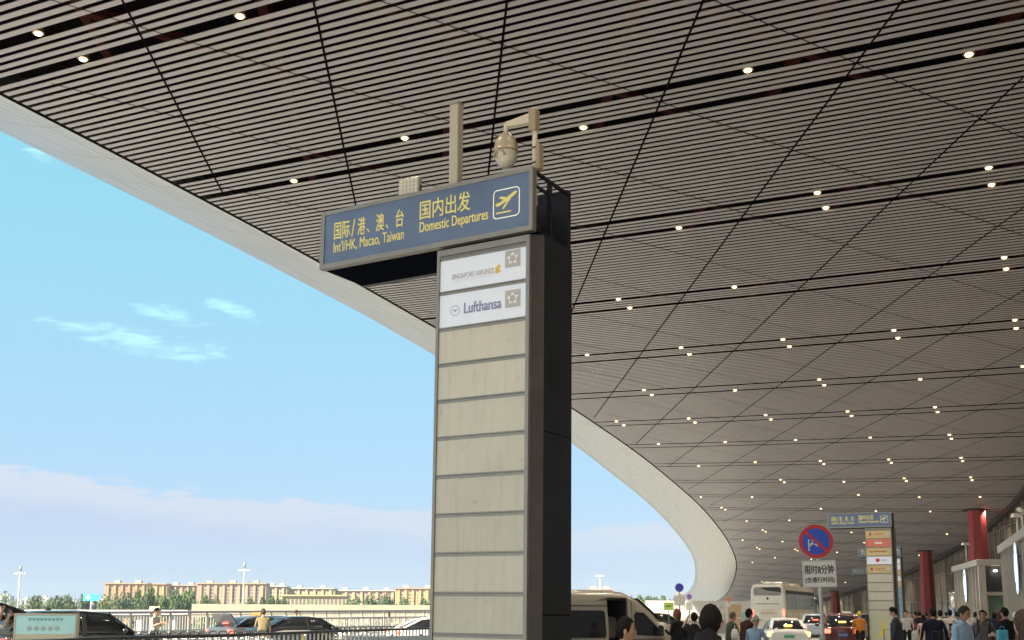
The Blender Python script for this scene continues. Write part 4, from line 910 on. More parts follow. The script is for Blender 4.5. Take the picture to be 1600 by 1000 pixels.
# plastic water barrier
xa, ya = at(545, 35.5); xb, yb = at(684, 38.5); L = math.hypot(xb - xa, yb - ya)
for k in range(3):
    t = thing('water_barrier', ('pale blue white plastic road barrier nearest the gold taxi', 'pale blue white plastic road barrier, middle one of three', 'pale blue white plastic road barrier nearest the pylon')[k], 'road barrier', (xa + (xb - xa) * k / 3, ya + (yb - ya) * k / 3, 0), math.atan2(yb - ya, xb - xa), 'road barriers')
    b = MB(); l = L / 3 - 0.04; b.loft([[(x_, -0.25, 0), (x_, 0.25, 0), (x_, 0.22, 0.25), (x_, 0.10, 0.45), (x_, 0.08, 0.88), (x_, -0.08, 0.88), (x_, -0.10, 0.45), (x_, -0.22, 0.25)] for x_ in (0, 0.04, l - 0.04, l)]); b.build('body', mm('barrier_blue', (0.48, 0.60, 0.68), 0.45, var=0.08), t)
    b = MB(); b.cyl((l / 2, 0, 0.88), (l / 2, 0, 0.93), 0.05); b.build('filler_cap', mm('barrier_cap', (0.2, 0.3, 0.4), 0.5), t)
# light box sign
def lightbox():
    x, y = at(83, 25); t = thing('lightbox_sign', 'turquoise lightbox sign in a beige frame before the dark car', 'sign', (x, y, 0), R(4)); w2 = 0.68
    fm = mat('box_beige', (0.56, 0.52, 0.40), 0.5, var=0.05)
    b = MB(); b.box(-w2, w2, -0.06, 0.14, 1.01, 1.075, 0.01); b.box(-w2, w2, -0.06, 0.14, 1.56, 1.60, 0.01); b.box(-w2, -w2 + 0.035, -0.06, 0.14, 1.076, 1.559); b.box(w2 - 0.035, w2, -0.06, 0.14, 1.076, 1.559); b.box(-w2 + 0.036, w2 - 0.036, 0.0, 0.13, 1.076, 1.559); b.build('frame', fm, t)
    b = MB(); b.box(-w2 + 0.036, w2 - 0.036, -0.045, -0.001, 1.15, 1.559); f = b.build('face', mat('turquoise', (0.36, 0.57, 0.55), 0.4, 0, (0.4, 0.75, 0.72), 0.10, var=0.06, vscale=3), t)
    b = MB(); b.box(-w2 + 0.036, w2 - 0.036, -0.045, -0.001, 1.076, 1.149); b.build('lower_band', mat('band_cream', (0.66, 0.62, 0.46), 0.5), t)
    faint = mat('box_text', (0.25, 0.44, 0.45), 0.5)
    b = MB()
    for k in range(9): b.box(-0.37 + k * 0.085, -0.37 + k * 0.085 + 0.06, -0.0475, -0.0455, 1.44, 1.50)
    b.build('faded_heading', faint, f)
    b = MB()
    for k in range(5): b.ell((-0.34 + k * 0.15, -0.0465, 1.27), (0.055, 0.002, 0.055), 12, 6)
    b.build('faded_emblems', mat('box_pale', (0.46, 0.56, 0.52), 0.5), f)
    for s_ in (-0.5, 0.5):
        b = MB(); b.box(s_ - 0.03, s_ + 0.03, 0.02, 0.08, 0, 1.009); b.build('leg', fm, t)
lightbox()
# ------------------------------------------------------------------ vehicles
glass_c = mat('car_glass', (0.015, 0.018, 0.022), 0.06, 0.0, spec=0.8); tyre_m = mm('tyre', (0.02, 0.02, 0.02), 0.8); rim_m = mat('wheel_rim', (0.45, 0.45, 0.46), 0.3, 0.8); trim_m = mat('black_trim', (0.02, 0.02, 0.022), 0.5)
red_on = mat('tail_red_lit', (0.6, 0.03, 0.03), 0.3, 0, (1.0, 0.10, 0.06), 2.2); red_off = mat('tail_red', (0.40, 0.03, 0.03), 0.2, coat=0.6); amber_on = mat('lamp_amber_lit', (0.8, 0.5, 0.1), 0.3, 0, (1.0, 0.62, 0.10), 2.4); head_m = mat('headlamp', (0.7, 0.72, 0.75), 0.1, coat=0.6)
plate_b = mat('plate_blue', (0.03, 0.08, 0.36), 0.4); plate_g = mat('plate_green', (0.20, 0.55, 0.34), 0.4); white_t = mat('plate_letters', (0.8, 0.8, 0.8), 0.5); black_t = mat('plate_black', (0.02, 0.03, 0.02), 0.5)
def paint(name, col): return mm('paint_' + name, col, 0.25, 0.15, None, 0, 0.04, 2.0, 0, 20, 0.5, 0.8)
def ring(x, w, zb, zm, zt, tw, crown):
    h = [(0, zb), (w * 0.82, zb), (w * 0.97, zb + 0.10), (w, zm), (w * 0.985, (zm + zt) / 2), (tw, zt - 0.02), (tw * 0.88, zt + crown * 0.5), (0, zt + crown)]
    return [(x, y, z) for y, z in h] + [(x, -y, z) for y, z in reversed(h[1:-1])]
def car(label, loc, rz, col, kind='sedan', plate=None, lights='off', taxi=None, group=None):
    # local x forward, y to the left
    t = thing({'sedan': 'sedan', 'suv': 'suv'}[kind], label, 'car', (*loc, 0), rz, group)
    pm = paint(col[0], col[1]); suv = kind == 'suv'
    Lh = 2.35 if not suv else 2.3; belt = 0.92 if not suv else 1.06; top = 1.46 if not suv else 1.66; hw = 0.90 if not suv else 0.93
    if suv: body = [(-2.30, .80, .42, .68, .95, .76), (-2.26, .88, .30, .70, 1.04, .83), (-1.9, .92, .24, .66, 1.08, .86), (-0.6, .93, .22, .64, 1.07, .87), (0.7, .93, .22, .64, 1.05, .87), (1.2, .92, .23, .64, 1.02, .84), (1.8, .90, .25, .62, .96, .78), (2.15, .84, .30, .58, .86, .70), (2.30, .72, .36, .54, .74, .60)]
    else: body = [(-2.38, .74, .40, .62, .86, .70), (-2.30, .84, .28, .64, .97, .76), (-1.75, .89, .22, .60, 1.00, .80), (-0.7, .90, .20, .58, .95, .83), (0.7, .90, .20, .58, .93, .83), (1.15, .90, .21, .58, .91, .81), (1.8, .87, .23, .54, .83, .74), (2.2, .78, .28, .50, .72, .64), (2.38, .66, .33, .48, .62, .54)]
    b = MB(); b.loft([ring(x, w, zb, zm, zt, tw, 0.035) for x, w, zb, zm, zt, tw in body], True, True, True); bo = b.build('body', pm, t)
    cab = [(1.20, .80, .80, belt - .04, belt + .0), (0.35, .80, .62, belt - .04, top - 0.06), (-0.1, .81, .61, belt - .04, top - .02), (-0.8, .81, .60, belt - .04, top - .03), (-1.25, .80, .58, belt - .04, top - .10), (-2.0, .76, .70, belt - .04, belt + .10)] if not suv else \
          [(1.15, .84, .82, belt - .04, belt + .02), (0.45, .85, .68, belt - .04, top - .07), (-0.2, .86, .67, belt - .04, top - .02), (-1.3, .86, .66, belt - .04, top - .04), (-1.75, .85, .64, belt - .04, top - .12), (-2.2, .82, .74, belt - .04, belt + .12)]
    def cring(x, wb, wt, zb, zt): return [(x, wb, zb), (x, wt + (wb - wt) * .12, zt - (zt - zb) * .12), (x, wt * .9, zt), (x, 0, zt + .02), (x, -wt * .9, zt), (x, -wt - (wb - wt) * .12, zt - (zt - zb) * .12), (x, -wb, zb)]
    b = MB(); b.loft([cring(*c) for c in cab], True, True, True); b.build('glasshouse', glass_c, t)
    rc = cab[1:5]; b = MB(); b.loft([[(x, wt * .98, zt - .035), (x, wt * .86, zt + .022), (x, 0, zt + .045), (x, -wt * .86, zt + .022), (x, -wt * .98, zt - .035)] for x, wb, wt, zb, zt in rc], True, True, True); b.build('roof', pm, t)
    b = MB()
    for s in (-1, 1):
        for i, j, wd in ((0, 1, .07), (4, 5, .13)):
            A, B = cab[i], cab[j]; b.bar((A[0], s * (A[2] if i == 0 else A[2] * .97), A[4] + .005), (B[0], s * (B[2] * (.97 if i == 0 else 1)), B[4] + .01), wd, .05)
        xm = -0.25; b.bar((xm, s * .83 * (1 if not suv else 1.045), belt - .02), (xm, s * (.63 if not suv else .685), top - .06), .10, .03)
    b.build('pillars', pm if col[0] not in ('black',) else trim_m, t)
    for s in (-1, 1):
        for xw in (1.42, -1.40):
            r = 0.33 if not suv else 0.37
            b = MB(); b.cyl((xw, s * (hw - .22), r), (xw, s * (hw - .005), r), r, None, 22); wl = b.build('wheel', tyre_m, t)
            b = MB(); b.cyl((xw, s * (hw - .06), r), (xw, s * (hw + .002), r), r * .62, r * .56, 16)
            b.build('rim', rim_m, wl)
        b = MB(); b.ell((0.75, s * (hw + .09), belt + .08), (.08, .11, .075), 10, 6); b.build('mirror', pm, t)
        zt = body[1][4]; b = MB(); lit = lights
        b.box(-Lh - .02, -Lh + .18, min(s * .50, s * .85), max(s * .50, s * .85), zt - .24, zt - .06, .03); b.build('taillight', red_on if lit == 'red' else amber_on if lit == 'amber' else red_off, t)
        b = MB(); zf = body[-2][4]; b.box(Lh - .38, Lh - .10, min(s * .48, s * .76), max(s * .48, s * .76), zf - .14, zf - .02, .04); b.build('headlight', head_m, t)
    if lights == 'red' or lights == 'amber':
        b = MB(); b.box(-2.02 if not suv else -2.2, -1.9 if not suv else -2.1, -.16, .16, belt + .22, belt + .27, .01); b.build('brake_lamp', amber_on if lights == 'amber' or col[0] == 'maroon' else red_on, t)
    b = MB(); b.box(-2.41 if not suv else -2.33, -2.25, -.80, .80, .30, .46, .03); b.box(2.2, 2.40 if not suv else 2.33, -.6, .6, .26, .40, .03); b.build('bumpers', trim_m if suv else pm, t)
    if plate:
        xb = -2.41 if not suv else -2.325; b = MB(); b.box(xb - .012, xb, -.22, .22, .66, .80, .004); p = b.build('plate', plate_g if plate[0] == 'g' else plate_b, t)
        tx = text('lettering', plate[1], 0, 0, .36, .085, black_t if plate[0] == 'g' else white_t, None, 0)
        for v in tx.data.vertices: v.co = Vector((xb - .015 + v.co.y, .18 - v.co.x, .688 + v.co.z))
        tx.parent = p
    if taxi:
        b = MB(); b.box(-.35, -.15, -.30, .30, top + .03, top + .16, .03); b.build('roof_sign', mm('roof_sign_' + taxi[0], taxi[1], 0.4), t)
    return t
def az(a): return R(90 - a)            # heading given as degrees clockwise from the view direction
# taxi and cars by the right kerb
car('white taxi seen from behind with yellow lit tail lamps and a green plate', at(1219, 48.5), az(8), ('white', (0.55, 0.52, 0.46)), 'sedan', ('g', 'BD06825'), 'amber')
car('dark maroon suv seen from behind with red lit tail lamps behind the stop sign post', at(1307, 52), az(14), ('maroon', (0.10, 0.018, 0.02)), 'suv', ('b', '京N·Y6P38'), 'red')
car('silver blue hatchback half hidden between the white taxi and the maroon suv', at(1272, 68), az(18), ('silverblue', (0.42, 0.50, 0.56)), 'suv', None, 'red')
car('blue grey suv standing beside the sign pylon with red panels', at(1344, 69), az(58), ('bluegrey', (0.16, 0.19, 0.24)), 'suv', None, 'off')
car('white car with a pale roof bar behind the maroon suv', at(1318, 82), az(20), ('white', (0.55, 0.52, 0.46)), 'suv', None, 'off', ('pale', (0.7, 0.68, 0.6)))
car('dark grey car far down the road between the van and the white hoarding', at(1022, 66), az(62), ('darkgrey', (0.05, 0.052, 0.055)), 'suv')
# left side
car('black sedan stopped by the person in the tan tee', at(482, 47), az(52), ('black', (0.012, 0.013, 0.015)), 'sedan')
car('slate blue sedan parked just beyond the black sedan', at(446, 52), az(50), ('slate', (0.05, 0.065, 0.08)), 'sedan', None, 'red')
car('gold brown taxi low behind the near fence', at(488, 37), az(74), ('gold', (0.36, 0.22, 0.06)), 'sedan', None, 'off').location.z = -0.42
car('white car with red tail lamps cut off by the left edge of the near pylon', at(700, 47), az(70), ('white', (0.55, 0.52, 0.46)), 'sedan', None, 'red')
def hatch_car():
    D = 30.0; x, y = at(134, D); t = car('black suv behind the turquoise lightbox with its rear hatch raised at the left edge', (x, y), az(42), ('black', (0.012, 0.013, 0.015)), 'suv', None, 'off')
    b = MB(); pm = paint('black', (0.012, 0.013, 0.015))
    A = Vector((-1.75, 0, 1.58)); B = Vector((-2.70, 0, 1.86)); dr = (B - A)
    rings = []
    for f, wd, th in ((0, .66, .05), (0.5, .70, .07), (0.9, .72, .07), (1.0, .66, .05)):
        c = A + dr * f; rings.append([(c.x, wd, c.z), (c.x, -wd, c.z), (c.x + .02, -wd, c.z + th), (c.x + .02, wd, c.z + th)])
    b.loft(rings); h = b.build('hatch', pm, t)
    b = MB(); b.loft([[(c.x + .02, .56, c.z + .078), (c.x + .02, -.56, c.z + .078), (c.x + .02, -.56, c.z + .085), (c.x + .02, .56, c.z + .085)] for c in (A + dr * .1, A + dr * .62)]); b.build('hatch_glass', mm('hatch_glass', (0.25, 0.32, 0.34), 0.08), h)
    b = MB(); c = A + dr * 0.93; b.box(c.x - .05, c.x + .05, .40, .70, c.z + .03, c.z + .12, .02); b.build('hatch_lamp', red_on, h)
    for s in (-1, 1):
        b = MB(); b.bar((-2.1, s * .70, 1.15), (-2.35, s * .66, 1.80), .03, .03); b.build('strut', trim_m, t)
hatch_car()
def open_boot():
    D = 50.0; x, y = at(415, D); t = car('dark silver taxi with its boot lid open beside the person in the tan tee', (x, y), az(38), ('silver', (0.10, 0.11, 0.125)), 'sedan', None, 'red', ('orange', (0.75, 0.25, 0.06)))
    b = MB(); A = Vector((-1.85, 0, 1.05)); B = Vector((-2.25, 0, 1.56)); dr = B - A
    b.loft([[(c.x, wd, c.z), (c.x, -wd, c.z), (c.x + .06, -wd, c.z + .02), (c.x + .06, wd, c.z + .02)] for c, wd in ((A, .66), (A + dr * .5, .70), (B, .62))]); b.build('boot_lid', paint('silver', (0.10, 0.11, 0.125)), t)
open_boot()
# ------------------------------------------------------------------ champagne van with its side door open
def van():
    D = 31.0; x, y = at(962, D); t = thing('passenger_van', 'champagne high roof passenger van with its sliding side door open', 'van', (x - 0.62, y + 0.5, 0), az(63))
    pm = paint('champagne', (0.41, 0.385, 0.32)); hw = 0.92
    def vr(x_, w_, zb, zm, zt, tw): 
        h = [(0, zb), (w_ * .9, zb), (w_, zb + .12), (w_, zm), (w_ * .985, zm + .45), (tw, zt - .16), (tw * .90, zt - .05), (tw * .6, zt + .01), (0, zt + .03)]
        return [(x_, y_, z_) for y_, z_ in h] + [(x_, -y_, z_) for y_, z_ in reversed(h[1:-1])]
    st = [(-2.62, .84, .40, 1.0, 2.10, .76), (-2.56, .90, .34, 1.0, 2.22, .80), (-2.2, .92, .30, 1.0, 2.27, .82), (0.0, .92, .28, 1.0, 2.27, .82), (0.62, .92, .28, 1.0, 2.22, .81), (1.02, .92, .28, 1.0, 2.05, .79), (1.42, .92, .28, .98, 1.76, .80), (1.78, .91, .28, .95, 1.44, .84), (2.05, .88, .30, .88, 1.16, .84), (2.40, .80, .32, .80, 1.04, .74), (2.55, .66, .38, .70, .92, .6)]
    b = MB(); b.loft([vr(*q) for q in st], True, True, True); body = b.build('body', pm, t)
    # cut the door opening
    c = MB(); c.box(-0.05, 0.62, -1.2, 0.25, 0.45, 2.06); co = c.build('cutter', pm, t); bpy.context.view_layer.update()
    m = body.modifiers.new('b', 'BOOLEAN'); m.operation = 'DIFFERENCE'; m.object = co; m.solver = 'EXACT'
    dg = bpy.context.evaluated_depsgraph_get(); me = bpy.data.meshes.new_from_object(body.evaluated_get(dg)); body.modifiers.clear(); body.data = me; bpy.data.objects.remove(co)
    b = MB(); b.box(-0.044, 0.614, -0.80, 0.244, 0.456, 0.50); b.box(-0.044, -0.02, -0.80, 0.244, 0.501, 2.0); b.box(0.59, 0.614, -0.80, 0.244, 0.501, 2.0); b.box(-0.019, 0.589, 0.22, 0.244, 0.501, 2.0); b.box(-0.019, 0.589, -0.78, 0.219, 2.0, 2.05); b.build('cabin_lining', mat('van_lining', (0.03, 0.028, 0.028), 0.7), t)
    b = MB(); b.box(0.05, 0.5, -0.5, 0.2, 0.95, 1.55, 0.06); b.build('seat', mat('van_seat', (0.12, 0.11, 0.10), 0.8), t)
    b = MB(); b.box(0.08, 0.50, 0.205, 0.218, 1.25, 1.75); b.build('far_window', mm('window_bright', (0.5, 0.58, 0.6), 0.2), t)
    def sidepoly(pts, y_, name, mt, th=0.012):
        b = MB(); b.loft([[(a, -y_(c_) - th, c_) for a, c_ in pts], [(a, -y_(c_) + 0.012, c_) for a, c_ in pts]]); return b.build(name, mt, t)
    yy = lambda z: hw - max(0, z - 1.0) * 0.055
    # sliding door pushed back over the rear flank
    dpts = [(-1.42, .40), (-0.12, .40), (-0.10, 1.2), (-0.16, 1.98), (-1.34, 1.98), (-1.42, 1.2)]
    b = MB(); b.loft([[(a, -yy(c_) - .10, c_) for a, c_ in dpts], [(a, -yy(c_) - .03, c_) for a, c_ in dpts]]); dr = b.build('sliding_door', pm, t)
    wp = [(-1.34, 0.99), (-0.22, 0.99), (-0.18, 1.06), (-0.21, 1.66), (-0.28, 1.72), (-1.30, 1.72), (-1.37, 1.66), (-1.38, 1.04)]
    b = MB(); b.loft([[(a, -yy(c_) - .108, c_) for a, c_ in wp], [(a, -yy(c_) - .09, c_) for a, c_ in wp]]); b.build('door_window', glass_c, dr)
    b = MB(); b.bar((-1.40, -yy(1.85) - .105, 1.845), (-0.14, -yy(1.85) - .105, 1.845), .01, .02); b.build('rail_groove', trim_m, dr)
    sidepoly([(-2.46, 1.05), (-1.50, 1.05), (-1.47, 1.12), (-1.50, 1.66), (-2.38, 1.66), (-2.48, 1.55)], yy, 'rear_window', glass_c)
    sidepoly([(0.78, 1.06), (1.62, 1.02), (1.66, 1.10), (1.52, 1.30), (1.12, 1.66), (0.86, 1.68), (0.80, 1.60)], yy, 'front_door_window', glass_c, 0.016)
    b = MB(); b.bar((0.72, -yy(1.2) - .012, .5), (0.72, -yy(1.9) - .012, 1.95), .012, .012); b.bar((0.74, -yy(1) - .008, .94), (1.75, -yy(1) - .008, .94), .02, .02); b.build('door_seam', trim_m, t)
    b = MB(); b.loft([[(q[0] + .012, s_ * (q[5] - .07), q[4] + .012) for s_ in (1, .33, -.33, -1)] for q in (st[5], st[6], st[7])], False, False); b.loft([[(q[0] + .016, s_ * (q[5] - .07), q[4] + .008) for s_ in (1, .33, -.33, -1)] for q in (st[5], st[6], st[7])], False, False); b.build('windscreen', glass_c, t)
    for xw in (1.62, -1.62):
        for s in (-1, 1):
            b = MB(); b.cyl((xw, s * .70, .34), (xw, s * .925, .34), .34, None, 22); wl = b.build('wheel', tyre_m, t)
            b = MB(); b.cyl((xw, s * .88, .34), (xw, s * .932, .34), .21, .19, 16); b.build('rim', rim_m, wl)
    b = MB(); b.box(1.52, 1.62, -1.16, -0.98, 1.02, 1.32, .03); b.bar((1.52, -.93, 1.1), (1.55, -1.0, 1.12), .04, .04); b.build('mirror', trim_m, t)
    for s in (-1, 1):
        b = MB(); b.box(2.28, 2.50, min(s * .46, s * .74), max(s * .46, s * .74), .82, 1.0, .04); b.build('headlight', head_m, t)
        b = MB(); b.box(-2.635, -2.55, min(s * .72, s * .86), max(s * .72, s * .86), .95, 1.35, .02); b.build('taillight', red_off, t)
van()
# ------------------------------------------------------------------ tall coach
def coach():
    xa, ya = at(1196, 80.0); a_ = 25.5; t = thing('coach', 'tall white coach seen from behind with blue sky in its side windows', 'bus', (xa, ya, 0), az(a_))
    pm = paint('coach_white', (0.66, 0.62, 0.52)); hw, H, L = 1.25, 3.72, 11.5        # local x forward from the rear face
    def br(x_, i, h): 
        w_ = hw - i; q = [(w_, .34), (w_, 2.4), (w_ - .05, h - .35), (w_ - .16, h - .08), (w_ - .34, h)]
        return [(x_, y_, z_) for y_, z_ in q] + [(x_, -y_, z_) for y_, z_ in reversed(q)]
    b = MB(); b.loft([br(0.0, .12, H - .12), br(.05, .04, H - .03), br(.18, 0, H), br(L - .5, 0, H), br(L - .1, .05, H - .15), br(L, .15, H - .5)], True, True, False); b.build('body', pm, t)
    b = MB(); b.loft([[(-.012, y_, z_) for y_, z_ in ((-.92, 3.0), (.92, 3.0), (1.0, 3.12), (.98, 3.44), (.86, 3.52), (-.86, 3.52), (-.98, 3.44), (-1.0, 3.12))], [(.06, y_, z_) for y_, z_ in ((-.92, 3.0), (.92, 3.0), (1.0, 3.12), (.98, 3.44), (.86, 3.52), (-.86, 3.52), (-.98, 3.44), (-1.0, 3.12))]])
    b.build('rear_window', mat('coach_glass', (0.22, 0.20, 0.15), 0.1, spec=0.8), t)
    b = MB(); b.add([(-.016, -.98, 3.14), (-.016, -.98, 3.44), (-.016, -.82, 3.51), (-.016, 0.55, 3.50), (-.016, 0.1, 3.30)], [(0, 1, 2, 3, 4)]); b.build('dark_screen', trim_m, t)
    b = MB(); b.box(-.012, .04, -.95, .95, 2.94, 2.985); b.box(-.012, .04, -.86, .86, 2.32, 2.36); b.build('seams', mm('seam_brown', (0.10, 0.06, 0.05), 0.5), t)
    b = MB(); b.ell((-.002, 0, 2.72), (.02, .09, .09), 10, 6); b.build('emblem', trim_m, t)
    b = MB(); b.box(-.008, .02, -.52, .40, 1.86, 1.93); b.box(-.008, .02, -.62, .52, 1.62, 1.76); b.build('gold_wordmark', mm('print_gold_pale', (0.52, 0.42, 0.24), 0.5), t)
    for s in (-1, 1):
        b = MB(); b.box(-.02, .12, min(s * 1.0, s * 1.2), max(s * 1.0, s * 1.2), 1.45, 1.95, .04); b.build('taillight', red_on, t)
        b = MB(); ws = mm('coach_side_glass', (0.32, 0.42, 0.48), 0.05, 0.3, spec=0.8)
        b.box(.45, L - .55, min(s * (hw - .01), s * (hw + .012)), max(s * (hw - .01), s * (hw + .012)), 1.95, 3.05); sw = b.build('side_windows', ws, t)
        for k in range(7):
            b = MB(); b.box(.5 + k * 1.55, .56 + k * 1.55, min(s * hw, s * (hw + .016)), max(s * hw, s * (hw + .016)), 1.95, 3.05)
            b.build('window_post', trim_m, sw)
        b = MB(); b.box(.45, L - .55, min(s * (hw - .01), s * (hw + .014)), max(s * (hw - .01), s * (hw + .014)), 3.06, 3.30); b.build('top_band', trim_m, t)
        for xw in (2.2, 3.4, 8.8):
            b = MB(); b.cyl((xw, s * (hw - .3), .5), (xw, s * (hw + .004), .5), .5, None, 22); b.build('wheel', tyre_m, t)
        b = MB(); b.ell((L + .15, s * (hw + .30), 2.55), (.14, .14, .38), 10, 8); b.bar((L - .1, s * hw * .9, 3.1), (L + .15, s * (hw + .3), 2.9), .06, .06); b.build('mirror', trim_m, t)
    b = MB(); b.box(2.0, 4.2, -.7, .7, H - .01, H + .22, .06); b.box(6.2, 8.2, -.7, .7, H - .01, H + .2, .06); b.build('roof_units', pm, t)
    b = MB()
    for k in range(5): b.box(.45 + k * 2.1, 2.4 + k * 2.1, -hw - .008, -hw + .01, .55, 1.75)
    b.build('side_hatches', mm('hatch_cream', (0.60, 0.56, 0.45), 0.35), t)
coach()
# ------------------------------------------------------------------ people
skin_c = {'a': (0.50, 0.30, 0.20), 'b': (0.42, 0.24, 0.155), 'c': (0.56, 0.36, 0.26)}
cloth = {}
def cl(col):
    k = tuple(round(c, 3) for c in col)
    if k not in cloth: cloth[k] = mat('cloth_%d' % len(cloth), col, 0.85, var=0.22, vscale=9, bump=0.5, bscale=14, spec=0.15)
    return cloth[k]
hair_k = mat('hair_black', (0.012, 0.010, 0.009), 0.75, var=0.5, vscale=40, bump=0.9, bscale=90, spec=0.12); hair_b = mat('hair_brown', (0.05, 0.028, 0.016), 0.6, var=0.4, vscale=40, bump=0.9, bscale=90); hair_g = mat('hair_greying', (0.045, 0.042, 0.04), 0.75, var=0.5, vscale=40, bump=0.9, bscale=90, spec=0.12)
eye_m = mat('eye_dark', (0.02, 0.015, 0.012), 0.2); lip_m = mat('lip', (0.34, 0.13, 0.11), 0.5); shoe_m = mat('shoe', (0.05, 0.05, 0.055), 0.6); brow_m = mat('brow', (0.03, 0.022, 0.018), 0.8)
def head_mesh(mb, c, Rm, sz, male):
    # mb.cur slots: 0 skin, 4 eye, 5 lip, 6 brow
    def T(p): return c + Rm @ (Vector(p) * sz)
    n, m = 22, 18; vs = []
    for i in range(m + 1):
        th = math.pi * i / m; z = math.cos(th)
        for j in range(n):
            ph = 2 * math.pi * j / n; x, y = math.cos(ph) * math.sin(th), math.sin(ph) * math.sin(th)
            w_ = 0.077 * (1 - 0.34 * max(0, -z) ** 1.3); d_ = 0.093 if x < 0 else 0.088
            X = x * d_ * (1 - 0.10 * max(0, -z)) + 0.016 * max(0, -z); Y = y * w_; Z = z * 0.118
            if x > 0.80 and abs(y) < 0.30 and -0.38 < z < 0.12: X += 0.020 * (1 - abs(y) / 0.30) * (1 - abs(z + 0.2) / 0.36)          # nose
            if x > 0.75 and 0.14 < abs(y) < 0.5 and -0.02 < z < 0.22: X -= 0.006                                                 # eye sockets
            if x > 0.7 and z < -0.72: X += 0.006
            vs.append(T((X, Y, Z)))
    mb.cur = 0
    mb.add(vs, [(i * n + j, (i + 1) * n + j, (i + 1) * n + (j + 1) % n, i * n + (j + 1) % n) for i in range(m) for j in range(n)], True)
    for s in (-1, 1):
        mb.cur = 0; mb.ell(T((-0.006, s * 0.076, -0.012)), (0.018 * sz, 0.010 * sz, 0.032 * sz), 10, 6, Rm)
        mb.cur = 4; mb.ell(T((0.079, s * 0.030, 0.010)), (0.006 * sz, 0.014 * sz, 0.0075 * sz), 10, 6, Rm)
        mb.cur = 6; mb.ell(T((0.083, s * 0.031, 0.030)), (0.005 * sz, 0.019 * sz, 0.0045 * sz), 8, 5, Rm)
    mb.cur = 5; mb.ell(T((0.083, 0, -0.062)), (0.006 * sz, 0.022 * sz, 0.006 * sz), 10, 6, Rm)
    mb.cur = 0
ARMS = {'down': ((.02, .06, -.27), (.05, .07, -.52)), 'hang': ((-.03, .09, -.26), (.04, .12, -.50)), 'phone': ((.06, .05, -.26), (.27, -.07, -.17)), 'hold': ((.03, .07, -.27), (.24, .02, -.30)),
        'raise': ((.20, .08, -.05), (.30, -.04, .20)), 'wave': ((.14, .12, .06), (.20, .16, .32)), 'pocket': ((-.07, .11, -.25), (.03, .05, -.46)), 'push': ((.10, .05, -.24), (.33, .02, -.33)), 'fold': ((.05, .07, -.25), (.20, -.16, -.22)), 'swing': ((-.12, .07, -.25), (-.10, .09, -.50)), 'swingf': ((.12, .06, -.25), (.26, .07, -.44))}
